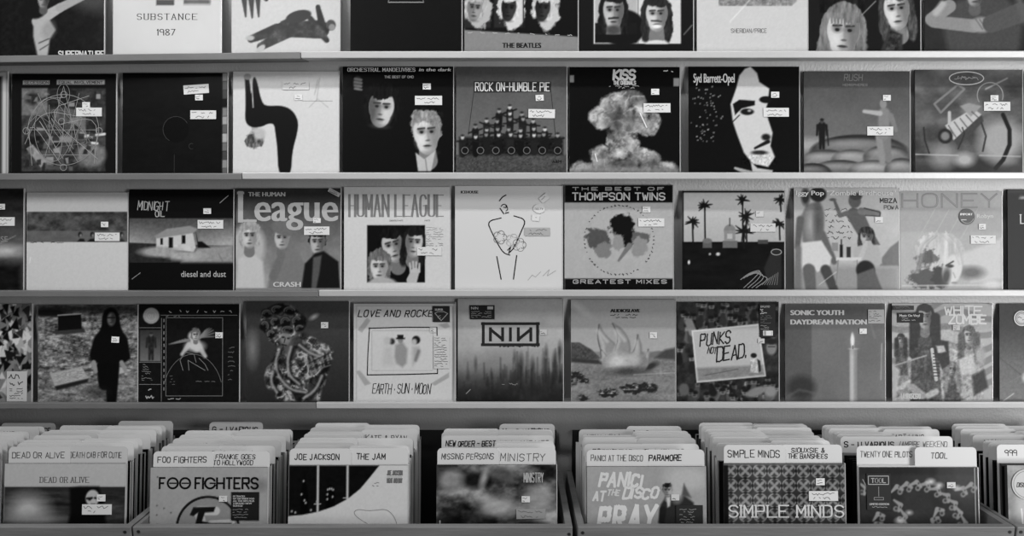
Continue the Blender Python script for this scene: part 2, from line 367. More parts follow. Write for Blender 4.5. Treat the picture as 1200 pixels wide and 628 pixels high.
# ================================================================ top row (only the lower halves are in the picture)
a = Art(16, 110, 11); a.noise(3, 3, 9, 2)
a.ell(85, 42, 22, 12, 55, 12, 20).limb((40, 64), (60, 52), 5.5, 4, 150).limb((60, 52), (80, 42), 4, 3.4, 140).poly([(36, 64), (50, 62), (56, 72), (51, 80), (49, 96), (40, 96), (36, 78)], 150, 2)
a.ell(50, 72, 6, 8, 120, 5, 20, .6).line([(41, 84), (50, 80)], 1, 60).line([(42, 90), (50, 85)], 1, 70).ell(37, 52, 11, 10, 14, 2).face(45, 45, 5.5, 7, 120, 16, 'short')
a.t('SUPERNATURE', 59, 96.5, 5.2, 185, 41, .95)
shelf_record(1, -8, 122.7, 'dark record with a pale bare-armed figure, leftmost on the top ledge', a)
a = Art(176, 60, 12); a.noise(40, 40, 6, 3)
a.t('SUBSTANCE', 22.5, 63.2, 5.4, 45, 55, .95, 2.6, contrast=.45, serif=.13).t('1987', 40, 77.6, 5.4, 40, 17.5, .95, 2.0, contrast=.6)
a.rect(65, 20, 90, 49, 70).rect(40, 20, 57, 50, 45).noise(6, 6, 20, 5, a.polym([(65, 20), (90, 20), (90, 49), (65, 49)]))
a.rect(0, 0, 100, 44, 176)
shelf_record(1, 132, 259.5, 'plain white record with two spaced lines of serif capitals and numerals', a)
a = Art(172, 120, 13)
for p, q, r0, r1, v in [((18, 83), (42, 74), 3.4, 5.4, 22), ((27, 90), (52, 76), 3.6, 6, 40), ((48, 74), (82, 74), 7, 8.5, 24), ((80, 74), (88, 84), 4, 2.5, 40)]: a.limb(p, q, r0, r1, v)
a.noise(4, 4, 44, 4, np.where(a.g < 120, 1, 0)).ell(17, 82, 4, 2.4, 150).ell(27, 92, 5, 2.6, 160, 1, -40).ell(92, 70, 4.5, 5, 60).ell(93, 72, 3, 3, 120)
a.ell(62, 62, 12, 5.5, 22, 1, -15).limb((73, 64), (78, 68), 2.6, 1.2, 22).limb((80, 54), (83, 66), 2.2, 3.2, 22).ell(80, 53, 2, 2, 22).limb((52, 66), (46, 67), 2, .6, 22)
a.limb((11, 40), (13, 62), 3.2, .8, 35).limb((18, 44), (19, 63), 3, .8, 35).limb((24, 40), (25, 62), 3, .8, 35).limb((30, 40), (32, 46), 5, 2, 35)
shelf_record(1, 271, 398.5, 'pale record with a dark figure lying down beside two dark birds', a)
a = Art(9, 60, 14); a.noise(2, 2, 3, 4)
a.ln([(34, 50.5), (66, 50.5)], .9, 120).ln([(34, 50.5), (36, 44)], .7, 90).ln([(66, 50.5), (64, 44)], .7, 90)
shelf_record(1, 410, 541.5, 'almost entirely black record in the top row, right of the lying figure cover', a, edge=30)
a = Art(112, 120, 15)
a.poly([(0, 0), (100, 0), (100, 82), (0, 76)], 10)
for x, v in ((10, 150), (40, 175), (70, 165)):
    a.rect(x-14, 20, x+13, 74 if x < 60 else 76, 30 if x < 60 else 12)
    a.blob(x+3, 58, 11, 18, v, 2.2, 2, cell=5); a.face(x-1, 57, 7, 11, 42 if x > 20 else 120, v, 'big', -1, 8, 20, False)
a.line([(18, 40), (18, 75)], 1, 150).line([(52, 40), (52, 77)], 1, 12)
for i in range(9): a.scrib(3+i*11, 78.6+i*.3, 5, 1, 150, .6)
a.b('THE BEATLES', 33.5, 91.8, 4.6, 16, 34, bold=.25)
shelf_record(1, 543.8, 677.7, 'record with a black film strip of reversed portraits above a plain grey band', a)
a = Art(15, 130, 16)
a.rect(12.6, 20, 51.4, 88.5, 185).rect(13.7, 20, 50.4, 87.3, 150).rect(51.8, 20, 89.4, 88.5, 185).rect(52.8, 20, 88.6, 87.3, 178)
a.ell(38, 74, 20, 16, 14, 2).rect(13.7, 70, 50.4, 87.3, 18).face(30, 60, 9.5, 15, 150, 20, 'long', 1).rect(13.7, 80, 50.4, 87.3, 14)
a.line([(26, 66), (34, 65.4)], 1.6, 35).ell(30, 76, 6, 4, 60, 3)
a.face(68, 63, 10, 14, 165, 32, 'long', 1).line([(63.5, 68), (72, 68.6)], 1.5, 60).ell(68, 73, 4, 1.6, 200, 1.2).rect(89.4, 40, 94, 95, 15).rect(45, 88.6, 94, 95, 15).ell(68, 92, 12, 7, 185)
a.rect(0, 88.6, 100, 100, 15).line([(92, 80), (99, 72)], 1.2, 120, .6)
shelf_record(1, 678.4, 812.7, 'black record with two white-bordered portraits of long-haired people', a)
a = Art(172, 80, 17)
m = a.polym([(18, 30), (90, 30), (90, 50), (86, 53.5), (20, 53.8)]); a.mix(m*a.fbm(2, 2, 5), 60); a.line([(30, 68), (52, 44)], 1, 205, .6)  # the pale diagonal is a wrap glint painted into the cover
a.t('SHERIDAN/PRICE', 31, 78, 3.6, 105, 32, .55)
shelf_record(1, 816, 946.7, 'light grey record with a thin line of small capitals low down, top row', a)
a = Art(20, 130, 18)
a.face(31, 78, 15.5, 21, 168, 100, 'fringe', 1, 4).noise(3, 14, 24, 8, a.polym([(8, 20), (50, 20), (52, 60), (8, 60)]))
a.face(79, 58, 12, 17, 172, 60, 'long', 1, -6).poly([(64, 96), (72, 74), (84, 80), (84, 96)], 45, 2).noise(3, 3, 40, 9, a.polym([(68, 96), (73, 76), (82, 80), (82, 96)])).line([(48, 62), (60, 50)], 1, 140, .7)
shelf_record(1, 947, 1078.9, 'dark record with two pale long-fringed faces side by side, top row', a)
a = Art(36, 120, 19); a.noise(20, 20, 8, 3)
a.poly([(14, 62), (30, 48), (70, 44), (90, 60), (84, 100), (22, 100)], 62, 6).limb((6, 66), (22, 54), 6, 6, 120).limb((8, 68), (44, 72), 5.5, 6, 118).ell(51, 71, 10, 7, 128, 3).limb((60, 70), (86, 60), 8, 9, 72)
for i in range(4): a.line([(46+i*3.4, 66), (52+i*3.4, 75)], .8, 70, .8)
a.limb((10, 60), (16, 52), 3, 3, 150, 3).face(45, 44, 8, 10, 130, 30, 'short').limb((82, 40), (92, 66), 3, 4, 80, 6)
shelf_record(1, 1083.4, 1214, 'dark grey record with a man folding bare arms, rightmost on the top ledge', a)
# ================================================================ second row
a = Art(20, 60, 20); a.rect(95, 0, 100, 100, 165).rect(0, 0, 100, 4, 160)
shelf_record(2, -117, 8.8, 'dark record with a white border cut by the left edge of the picture, second row', a)
a = Art(13, 130, 21)
m = a.polym([(9.5, 14), (90, 14), (90, 94), (9.5, 94)]); a.mix(m, 48); a.g += m*(a.fbm(7, 7, 3)-.5)*70
for x0, y0, x1, y1, v in [(9.5, 14, 34, 40, 98), (35, 34, 62, 50, 70), (36, 60, 58, 66, 120), (62, 36, 71, 64, 92), (40, 46, 50, 56, 35), (12, 60, 30, 74, 30), (52, 40, 60, 58, 62), (36, 16, 62, 32, 30), (28, 74, 50, 92, 70)]: a.rect(x0, y0, x1, y1, v, 1.5)
a.ell(20, 24, 7, 6, 35, 4).poly([(14, 72), (20, 68), (34, 84), (28, 90)], 135).ell(76, 78, 14, 12, 105, 5).noise(3, 3, 22, 8, m).line([(70, 60), (89, 58)], 2.4, 190).line([(72, 66), (82, 67)], 2.2, 190)
rs = random.Random(4)
for i in range(60):
    x, y = rs.uniform(11, 84), rs.uniform(16, 90); w_, h_ = rs.uniform(2, 8), rs.uniform(2, 7); a.poly([(x, y), (x+w_, y+rs.uniform(-2, 2)), (x+w_, y+h_), (x+rs.uniform(-2, 2), y+h_)], rs.choice((15, 25, 35, 60, 90, 120, 150)), 1, .75)
for i in range(16): a.ln(chaikin([(rs.uniform(12, 86), rs.uniform(16, 90)) for k in range(3)]), .4, rs.uniform(90, 150))
for x, y in ((50, 20), (14, 55), (84, 55), (50, 90), (48, 46)): a.ring(x, y, 3, .45, 140)
a.ring(49.7, 54, 34, .5, 130).ring(40, 54, 18, .5, 120, ry=30).ring(49.7, 20, 6, .45, 120, ry=10)
for p, q in [((16, 54), (83, 54)), ((49.7, 12), (32, 80)), ((49.7, 12), (66, 80)), ((24, 78), (76, 78)), ((36, 30), (36, 76))]: a.ln([p, q], .4, 130)
a.rect(10.5, 6.6, 36, 10.4, 150).rect(43, 6, 89, 10.4, 150).t('SECESSION', 12, 9.7, 2.4, 40, 23, .5).t('EQUAL INVOLVEMENT', 45, 9.6, 2.4, 40, 42, .5)
a.price(68, 27.5).info(62.2, 32.8)
shelf_record(2, 13.3, 136.5, 'dark record with a mottled square collage and thin circle lines', a)
a = Art(9, 100, 22); a.noise(9, 4, 4, 6).ell(51, 54, 12.5, 12.5, 4, 1)
a.ring(51, 54, 12.3, .5, 50, a0=120, a1=330).ring(66, 70, 2.6, .5, 45, a0=60, a1=300).ln([(49.5, 78), (49.5, 96)], .6, 40)
for i, v in enumerate((130, 90, 60, 15, 110, 140, 80, 150, 95, 60, 120, 85)): a.rect(95, i*8.3, 100, i*8.3+8, v)
a.rect(93.6, 0, 94.9, 100, 4).info(58.5, 11.5, 24, 8.6, ang=-4).price(69.5, 21).info(65, 36, 24.5, 8.3)
shelf_record(2, 143, 267, 'black record with a faint ring and a strip of grey blocks down its right edge', a, edge=20)
a = Art(186, 130, 23)
a.limb((20, 48), (21, 58), 3, 3, 140).poly(chaikin([(11, 5), (15, 4), (17.5, 26), (18.5, 5), (22, 6), (27, 30), (33, 33), (45, 32), (56, 36), (62, 47), (61, 58), (56, 76), (55, 99), (43, 99), (42, 72), (40, 58), (39, 50), (34, 49), (26, 53), (16, 53), (11, 47), (12, 30), (11, 5)]), 14)
a.line([(17.5, 8), (19, 34)], 1, 175).ell(13.5, 5, 3.4, 3, 140, 1).ell(22, 63, 8, 8.6, 160); m = a.blob(20, 66, 8.6, 7.4, 70, .9, 1.5); a.g += m*(a.fbm(1.6, 5, 3)-.4)*120; a.noise(2.5, 6, 35, 3, a.ellm(20, 67, 8, 8)).ell(25, 59, 5.5, 5.5, 165, 3)
a.line([(80, 8), (77, 22), (82, 6), (79, 28)], .7, 140, .7).line([(72, 34), (80, 26), (90, 34)], .7, 145, .7).ln([(66, 28), (94, 28)], .4, 120)
a.info(47, 9.5, 25, 8, 188).price(58.5, 22, g=200)
shelf_record(2, 272.6, 397.4, 'white record with a black-clad acrobat bent upside down', a)
a = Art(9, 130, 24)
a.ell(34, 34, 16, 20, 12, 3).face(35, 38, 12, 16.5, 165, 12, 'big', -1, 6, 90, False).face(76, 61, 12.5, 18, 178, 120, 'short', 1, -3, 60).noise(3, 3, 35, 4, a.ellm(76, 44, 15, 7))
a.poly([(66, 78), (74, 84), (84, 76), (79, 100), (69, 100)], 165).line([(75, 84), (77, 100)], 1, 110).ell(13.5, 15, 4, 6, 70, 2)
for i in range(4): a.line([(11, 11+i*3), (17, 12+i*3)], 1.8, 110, .8)
a.rect(0, 94.8, 100, 100, 9).t('ORCHESTRAL MANOEUVRES', 4.5, 4.4, 3.1, 205, 61, .55, 1.8, contrast=.6, serif=.14)
a.b('in the dark', 69, 4.2, 3.0, 205, 29, .25, .15).t('THE BEST OF OMD', 38, 10.4, 2, 150, 26, .45).price(72.5, 15.5).info(65.5, 26.7)
shelf_record(2, 401, 531.6, 'black record with two pale faces of men and a line of capitals along its top', a)
a = Art(78, 140, 25); a.vgrad(0, 70, 72, 88).rect(0, 80, 100, 100, 62).noise(1.5, 1.2, 26, 3, a.polym([(0, 80), (100, 80), (100, 100), (0, 100)]))
a.noise(20, 20, 7, 9).rect(3, 64, 97, 80, 20, 3).noise(2, 2, 26, 6, a.polym([(3, 64), (97, 64), (97, 80), (3, 80)]))
for k, y in enumerate((36, 43, 50, 57, 64)):
    n = k*2+1 if k else 1
    for i in range(n):
        x = 49+(i-(n-1)/2)*10.5+a.rs.uniform(-1.6, 1.6); yy = y+a.rs.uniform(-2, 2); q = a.rs.uniform(-3, 3)
        a.limb((x, yy+3), (x, yy+15), 3.2, 2.6, a.rs.uniform(12, 30)).line([(x-6, yy+3+q), (x, yy+3), (x+6, yy+3-q)], 1.4, 22).ell(x, yy-1, 1.6, 2.1, a.rs.uniform(110, 185)).ell(x, yy-2.6, 1.6, 1, 30)
for i in range(7): a.ell(8+i*14, 76, 3.4, 4.5, 18).ring(8+i*14, 76, 3, .7, 90)
a.pg([(16, 23.5), (86, 23), (86, 13.6), (16, 13.2)], 42).ln([(16, 23), (11, 62)], .4, 40).ln([(86, 23), (90, 62)], .4, 40)
a.t('ROCK ON-HUMBLE PIE', 17.5, 22, 7.4, 195, 67, .8, 1.7).b('A&M', 87, 87.5, 3, 20)
a.price(72, 25.7, ang=-3).info(65.5, 38.7, 24, 8, ang=1)
shelf_record(2, 534, 664.4, 'grey record with a pyramid of dark figures below a tall-lettered banner', a)
a = Art(9, 140, 26)
m = np.clip(np.maximum.reduce([a.ellm(50, 38, 24, 18, 5), a.ellm(30, 46, 14, 12, 5), a.ellm(70, 50, 14, 15, 5), a.ellm(48, 66, 17, 20, 6), a.ellm(32, 82, 16, 12, 6), a.ellm(66, 84, 18, 12, 6), a.ellm(50, 92, 60, 9, 6)]), 0, 1)
m = np.clip(m*2.2-1.1+(a.fbm(9, 9, 14, 5)-.5)*3.2*(m > .02), 0, 1); a.mix(m, 128); a.g += m*(a.fbm(13, 13, 4, 6)-.47)*240; a.mix(m*a.ridge(11, 5, 7)*.6, 205); a.mix(m*a.ridge(16, 8, 9)*.5, 50); a.mix(a.ellm(44, 48, 12, 10, 10)*.5, 70).noise(4, 4, 16, 8, m)
a.ell(50, 90, 30, 8, 60, 10, 0, .5).rect(0, 92, 100, 100, 110, 5).noise(3, 3, 25, 3, a.polym([(0, 88), (100, 88), (100, 100), (0, 100)]))
a.t('KISS', 40, 11.3, 8.4, 190, 19, 2.1, 1.3, slant=.06).t('THE ORIGINALS', 40, 16, 3.2, 190, 20, .75).scrib(36, 18, 28, .9, 150, .5).scrib(40, 19.6, 20, .9, 150, .5).scrib(82, 4.5, 13, 1.6, 180, .9)
a.rect(0, 7.5, 4, 14, 120).rect(94.5, 10, 100, 17.5, 135).ln([(64, 42), (70, 55)], 1, 205).ln([(23, 79), (25, 86)], .9, 200)
a.price(74, 20).info(67, 33.2)
shelf_record(2, 667, 797, 'black record with a big pale billowing cloud under blocky white letters', a, seam=True)
a = Art(9, 130, 27)
a.poly([(51, 2), (56, 0), (62, 6), (64, 14), (73, 20), (72, 32), (70, 38), (72, 48), (76, 60), (74, 72), (78, 82), (72, 91), (58, 88), (50, 78), (44, 62), (40, 50), (38, 34), (43, 20), (46, 8)], 178, 1.5)
a.poly([(40, 34), (46, 30), (60, 31), (60, 35), (48, 38), (42, 44)], 12).ell(53, 41, 6, 3, 20).ell(55, 40, 1.6, 1, 150).ell(70, 30, 6, 3.2, 14, 1).limb((60, 74), (72, 68), 1, 1.8, 20).ell(64, 78, 7, 2, 40, 1.5).ell(70, 64, 4, 3, 25, 2).line([(40, 50), (46, 44)], .8, 20)
a.noise(1.5, 1.5, 60, 4, a.ellm(64, 84, 14, 6, 5)).poly([(56, 86), (62, 92), (76, 94), (76, 97), (58, 97)], 170).limb((42, 92), (58, 98), 1, 3, 150)
for i in range(70): a.ell(a.rs.gauss(17, 6), a.rs.uniform(18, 68), .5, .5, a.rs.uniform(80, 190), 1)
a.b('Syd Barrett-Opel', 4.5, 14.5, 8.6, 195, 37, bold=.2).price(74.5, 23).info(67.5, 37.6, 23, 8)
shelf_record(2, 806.5, 937, 'black record with a stark half-shadowed white face', a)
a = Art(86, 120, 28); a.vgrad(0, 70, 66, 96).noise(14, 14, 6, 3).ell(5, 70, 30, 6, 140, 8)
for cx, cy, rx, ry, v in [(52, 76, 46, 16, 92), (20, 86, 24, 12, 112), (46, 84, 20, 10, 122), (78, 82, 22, 12, 108), (34, 94, 26, 10, 100), (66, 95, 24, 11, 126), (92, 94, 16, 12, 112), (8, 97, 18, 10, 85)]:
    a.ell(cx, cy, rx, ry, v-58, 1.5).ell(cx+.8, cy+2, rx*.93, ry*.86, v, 5).ell(cx-rx*.2, cy-ry*.45, rx*.5, ry*.22, v+26, 5)
a.person(17, 73, 28, 22, 60).limb((22, 56), (23, 70), .8, .6, 30)
a.limb((72, 62), (74, 86), 4.4, 2.8, 120, 2).limb((78, 62), (80, 84), 4.2, 2.6, 105, 2).limb((76, 40), (75, 60), 5.5, 5, 112, 2).limb((72, 40), (57, 38), 2.4, 1.6, 150, 1.5).limb((82, 42), (87, 56), 2.6, 1.8, 108, 1.5).ell(75, 31, 3.2, 4.4, 120)
a.rect(0, 0, 100, 16.5, 72, 1, .35).t('RUSH', 38, 9, 6, 112, 17, .7, slant=.1).t('HEMISPHERES', 37, 14, 2, 120, 23, .4)  # darker top band: shadow of the ledge above, painted into the cover
a.price(74.5, 22.7).info(59.5, 52.6)
shelf_record(2, 941.6, 1066.6, 'grey record with a bare figure pointing at a dark-suited figure on rounded mounds', a)
a = Art(78, 120, 29); a.noise(26, 16, 50, 5).rect(0, 88, 100, 100, 52, 6).ell(50, 90, 26, 9, 42, 6).ell(80, 66, 20, 20, 140, 14).ell(26, 80, 12, 12, 120, 12).ell(46, 84, 9, 6, 150, 6)
a.poly([(28, 52), (54, 36), (62, 42), (36, 66)], 165).poly([(36, 66), (62, 42), (64, 48), (40, 72)], 60).poly([(42, 34), (50, 31), (62, 34), (52, 44)], 130)
for i in range(5): a.line([(31+i*5.5, 52-i*3.2), (38+i*5.4, 63-i*4.4)], .9, 60)
a.ell(28, 62, 7, 7, 35, 1.5).ell(28, 62, 4, 4, 110, 2).line([(18, 32), (40, 14), (46, 18), (24, 40), (18, 32)], 2, 110).line([(32, 40), (32, 50)], 3, 160).ring(70, 24, 12, 1.1, 120, a0=150, a1=380)
a.line([(66, 18), (86, 8)], 1.4, 140).line([(82, 42), (88, 56), (88, 70), (82, 84), (75, 92)], 4, 28).line([(62, 50), (66, 62), (63, 76)], 1.6, 40).line([(8, 54), (9, 66), (13, 78)], 1.4, 35).line([(40, 74), (46, 60), (44, 54)], 1.2, 40)
a.line([(0, 79), (40, 80)], 1, 170, .8).line([(60, 80), (98, 81)], 1, 165, .8)
a.rect(0, 0, 100, 15, 66, 1, .3).ring(48, 8, 16, .9, 165, ry=6).scrib(37, 10, 23, 4, 125, .7).scrib(37, 8.6, 22, 2, 125, .6)  # top band darkened as painted shadow from the ledge overhead
a.price(70, 24).info(63.8, 30.2)
shelf_record(2, 1071.9, 1198.6, 'grey record with a tilted flying machine among clouds, oval emblem above', a)
a = Art(14, 30, 30); a.ell(20, 50, 20, 40, 26, 20)
shelf_record(2, 1204, 1330, 'dark record cut by the right edge of the picture, second row', a)
# ================================================================ third row
a = Art(26, 90, 31); a.vgrad(20, 60, 30, 88).ell(82, 59, 16, 5, 165, 8).rect(0, 70, 100, 100, 16, 12).noise(8, 4, 14, 3).line([(78, 52), (92, 45)], .8, 140, .7)
a.b('HOUSE', 62, 50.5, 5.4, 125, 23).price(75.5, 14.5).info(70, 27.2, 22, 8.2)
shelf_record(3, -96, 28, 'dark record with a pale glow on its horizon, cut by the left edge, third row', a)
a = Art(180, 110, 32)
m = a.polym([(0, 19), (100, 19), (100, 49), (0, 49)]); a.mix(m, 58); a.g += m*(a.fbm(7, 5, 3, 5)-.5)*90
m2 = a.polym([(0, 38), (100, 38), (100, 49), (0, 49)]); a.mix(m2*.75, 92)
for x in (53, 65, 94): a.ell(x, 41.6, 2, 2.6, 22).ell(x+.6, 42.6, 1, 1.6, 120)
a.poly([(50, 48.8), (53, 45.6), (57, 46), (58, 48.8)], 20).poly([(60, 48.8), (63, 46), (68, 45.6), (72, 48.8)], 18).poly([(91, 48.8), (94, 45), (98, 48.8)], 40).scrib(3, 50, 26, 1.2, 30, .6).scrib(30, 50, 9, .6, 70, .4).line([(4, 64), (3, 70)], .8, 215, .7)
a.price(74, 29).info(68, 39.8)
shelf_record(3, 30.6, 150, 'white record with a dark band of mottled photograph across its upper half', a)
a = Art(9, 120, 33)
m = a.polym([(0, 28), (100, 28), (100, 70), (0, 70)]); a.mix(m, 60); sky = a.polym([(0, 28), (100, 28), (100, 54), (0, 52)]); a.mix(sky, 66+90*np.clip((a.Y-30)/24, 0, 1)*np.clip(.35+np.abs(a.X-45)/70, 0, 1))
a.mix(a.polym([(0, 51), (40, 53), (40, 70), (0, 70)]), 34); a.mix(a.polym([(66, 56), (100, 53), (100, 70), (50, 70)], 4), 130); a.noise(2, 2, 14, 3, m)
a.poly([(26, 46), (61, 41), (64, 56), (62, 60), (42, 58), (26, 56)], 176).poly([(24, 45), (36, 38), (58, 35), (66, 38), (61, 42), (27, 47)], 125).poly([(64, 41), (66, 56), (78, 56), (70, 50), (66, 50)], 12).ell(30, 60, 20, 5, 140, 3).ell(54, 64, 18, 4, 150, 3)
for x, y, w_, h_ in ((30, 47, 2.4, 6), (38, 46, 4, 10), (50.5, 44, 3.6, 8)): a.rect(x, y, x+w_, y+h_, 14)
a.noise(3, 3, 22, 6, a.ellm(45, 60, 24, 7)).line([(86, 62), (90, 70)], 1, 90, .6)
a.t('MIDNIGHT', 8, 20, 8, 160, 29, .7, jit=.5, slant=.1).t('OIL', 25, 26, 6, 150, 9, .7, jit=.5).b('diesel and dust', 50, 84, 6, 165, 43).price(71.5, 18.2).info(66, 29.5)
a.ln([(87, 13), (95, 6)], .6, 150).ln([(3, 86), (11, 80)], .6, 120)
shelf_record(3, 150.8, 274, 'black record with a lit stone hut in a desert photograph across its middle', a)
a = Art(112, 130, 34); a.vgrad(0, 100, 44, 150).noise(12, 12, 18, 4).rect(0, 0, 100, 14, 42, 10)
a.ell(12, 56, 16, 22, 158, 6).poly([(0, 100), (2, 68), (14, 60), (26, 70), (28, 100)], 172, 3).face(13, 46, 7.5, 11, 165, 140, 'big', 1, contrast=40)
a.face(44, 48, 7.5, 10, 158, 90, 'short', 1, contrast=40).ell(47, 38, 13, 7.5, 95, 2, 10).poly([(30, 100), (34, 72), (46, 60), (58, 60), (67, 72), (64, 100)], 105, 3).limb((36, 84), (44, 64), 4, 3.4, 96, 2)
a.face(78, 52, 7.5, 11, 150, 20, 'short', 1).poly([(62, 100), (66, 72), (76, 62), (84, 60), (98, 70), (100, 100)], 18, 2).poly([(72, 100), (74, 66), (82, 64), (80, 80), (76, 100)], 74, 2).rect(0, 95.3, 100, 100, 120)
a.b('THE HUMAN', 12, 7.7, 4.3, 168, 35, bold=.25)
a.t('L', 4.5, 31, 26.5, 156, 12, 5, contrast=.45, serif=.1)
a.b('eague', 18.5, 31.2, 28.5, 156, 78.5, bold=.9).b('CRASH', 36, 94, 4.8, 178, 26, bold=.3)
a.hype(88, 2, 12, 4, 160, 28, 'p', 'corner_sticker').price(74, 28.6, 7.3, 4.6).info(65.4, 36.6, 24.2, 8)
shelf_record(3, 275.8, 399.6, 'record with huge serif-style lettering over three pale and dark people', a)
a = Art(182, 130, 35)
a.rect(21.7, 36, 76.4, 90, 10).face(46, 56, 10.5, 15, 160, 14, 'short', 1, -14).face(33, 76, 8.5, 12, 172, 95, 'big', 1, contrast=40).face(66, 53, 8.5, 13, 165, 22, 'long', -1, 6).ell(36, 92, 14, 7, 150, 2)
a.limb((64, 88), (67, 80), 5, 4, 160)
for i in range(4): a.limb((63+i*2.6, 80), (62+i*3, 70+abs(i-1.4)*1.4), 1.1, .8, 165)
for r in ((0, 30, 21.2, 100), (76.9, 30, 100, 100), (0, 90.4, 100, 100)): a.rect(*r, 182)
a.t('HUMAN LEAGUE', 5, 27.6, 20, 112, 88, 2.3, 1.8, contrast=.3, serif=.04).b('GREATEST HITS', 42.5, 32.4, 1.5, 60, 13).b('HITS', 76, 32.3, 1.4, 60, 5)
for i in range(9): a.scrib(77.5, 39+i*2.1, 17, 1.2, 130, .4)
a.info(69, 56.6, 23, 8, 188)
shelf_record(3, 402.7, 528, 'white record with tall thin grey lettering over a black photo of three faces', a)
a = Art(184, 60, 36)
a.b('ICEHOUSE', 5.6, 7, 2.6, 50, 16, bold=.2)
for p in ([(43, 30), (30, 33), (34, 43), (42, 58), (46, 63), (51, 64.5)], [(55, 28), (66.5, 31.5), (62, 42), (55, 58), (52, 61)], [(39, 66), (43, 87)], [(57.5, 65), (54.5, 87)], [(41.5, 14), (44, 10.5), (47.5, 8.6)], [(42, 21), (45.5, 26)]): a.ln(chaikin(p), 1.0, 22, True)
a.ln(chaikin([(43, 19), (45, 17), (47.5, 17.5), (48, 20.5), (45.5, 20)]), .8, 22).ln(chaikin([(48, 18), (49.5, 22), (47.5, 23.5)]), .7, 30).ln([(47, 25.5), (50, 24.8)], 1, 30).ln([(49, 60), (52, 57), (50, 63), (54, 59)], .8, 30)
for cx, cy in ((42, 48), (54, 51), (60, 55)):
    for k in range(5): a.ring(cx+3.2*math.cos(k*1.257), cy+3.2*math.sin(k*1.257), 3.1, .45, 105 if cx != 54 else 160, n=14, a0=k*72-120, a1=k*72+120)
a.hype(79, 8.5, 8.5, 6, 190, -40, 'p', 'discount_sticker').hype(73, 17, 11, 8.6, 192, 0, lambda s, w_, h_: s.b('DELTY', 1.4, 5.6, 2, 70, 8), 'round_sticker').price(71.7, 27.5, 7, 5.2, 192, 5).info(65, 39, 23.5, 7.6, 150)
a.ln([(68, 88), (72, 83), (75, 85), (80, 80)], .4, 140).ln([(82, 84), (88, 78), (86, 84), (94, 79)], .4, 140)
shelf_record(3, 532.7, 659.4, 'white record with a black line drawing of a torso', a)
a = Art(152, 120, 37)
a.rect(0, 0, 100, 16.4, 10).rect(0, 86.6, 100, 100, 10).noise(6, 6, 5, 4)
a.t('THE BEST OF', 7.5, 5, 2.6, 150, 84, .75, 2.4).t('THOMPSON TWINS', 7.5, 13.9, 6.3, 178, 85, 1.25, 1.5).t('GREATEST MIXES', 8, 91, 3.2, 140, 86, .8, 2)
r_ = a.fbm(4, 4, 6)
for cx, cy, rx, ry, v in ((31, 50, 11, 9.5, 70), (36, 61, 8, 7, 108), (53, 38, 11, 11, 14), (60, 50, 7, 8, 14), (70, 49, 9.5, 6.2, 82), (69, 58, 7.6, 9, 124), (49.5, 53, 5, 8, 126)):
    a.mix(np.clip(.5-(np.hypot((a.X-cx)/rx, (a.Y-cy)/ry)-1+(r_-.5)*.9)*4, 0, 1), v)
a.limb((60, 56), (50, 70), 2.6, 1, 100).limb((22, 41), (28, 44), 1, 2, 70)
for k in range(56):
    t0 = k*360/56; a.scrib(50.5+32*math.cos(RAD(t0))-.7, 51+32*math.sin(RAD(t0))+.8, 1.8, 1.6, 70, .6)
a.price(72, 20).info(68, 31, 24, 7.6)
shelf_record(3, 661, 789, 'grey record with black bands and cut-out heads inside a ring of small letters', a)
a = Art(168, 150, 38); a.vgrad(0, 50, 172, 150).rect(0, 50, 100, 100, 12).noise(12, 5, 8, 4, a.polym([(0, 50), (100, 50), (100, 100), (0, 100)]))
def palm(a, x, y0, y1, s_, seed):
    rs = random.Random(seed); a.line([(x, y0), (x+.6, y1)], 1.5, 16)
    for k in range(15):
        t0 = rs.uniform(0, 6.28); L = s_*rs.uniform(.6, 1); a.limb((x, y0), (x+L*math.cos(t0), y0+L*.85*math.sin(t0)+.6), 1.2, .3, 16)
palm(a, 10, 30, 52, 8.5, 1); palm(a, 22, 14.5, 60, 8, 2); palm(a, 59, 9, 52, 7.5, 3); palm(a, 62.5, 25, 52, 10, 4); palm(a, 60, 40, 56, 12, 5); palm(a, 96, 8, 20, 7, 6); palm(a, 95, 32, 48, 8, 9)
a.ell(46.5, 39, 5.8, 6, 110).rect(41, 39, 52, 49, 120).rect(39.5, 49, 54, 56, 90).rect(44, 42, 49, 47, 160).line([(46.5, 27), (46.5, 34)], 1, 50).rect(20, 49, 29, 56, 78).ell(24.5, 49, 4.4, 2.6, 95).ell(35, 62, 2, 1.6, 180, 1.5).ell(27, 62, 1.2, 1.2, 140).ell(6.5, 70, 1.2, 2, 190).rect(74, 48, 84, 52, 60)
a.poly([(84, 96), (80, 76), (88, 56), (97, 58), (97, 98)], 34, 2).ring(92, 60, 5, .9, 120, ry=2.8)
for k in range(4): a.ln(chaikin([(57+k*3, 87-k*1.5), (66+k*2, 80), (78, 77+k*2), (70+k*5, 86), (60+k*4, 95)]), .7, 118)
for k in range(7): a.ln([(84+k*1.6, 86-k), (78+k*2.4, 92)], .6, 100)
a.rect(0, 0, 100, 1.8, 4).rect(0, 0, 1.4, 100, 4).price(72, 20, g=178).info(66.5, 32, 24.5, 8.2, 176)
shelf_record(3, 799, 919.8, 'record with palm trees against a pale sky above a black hedge', a)
a = Art(160, 140, 39); a.noise(20, 20, 14, 3).rect(0, 74, 100, 100, 128, 8)
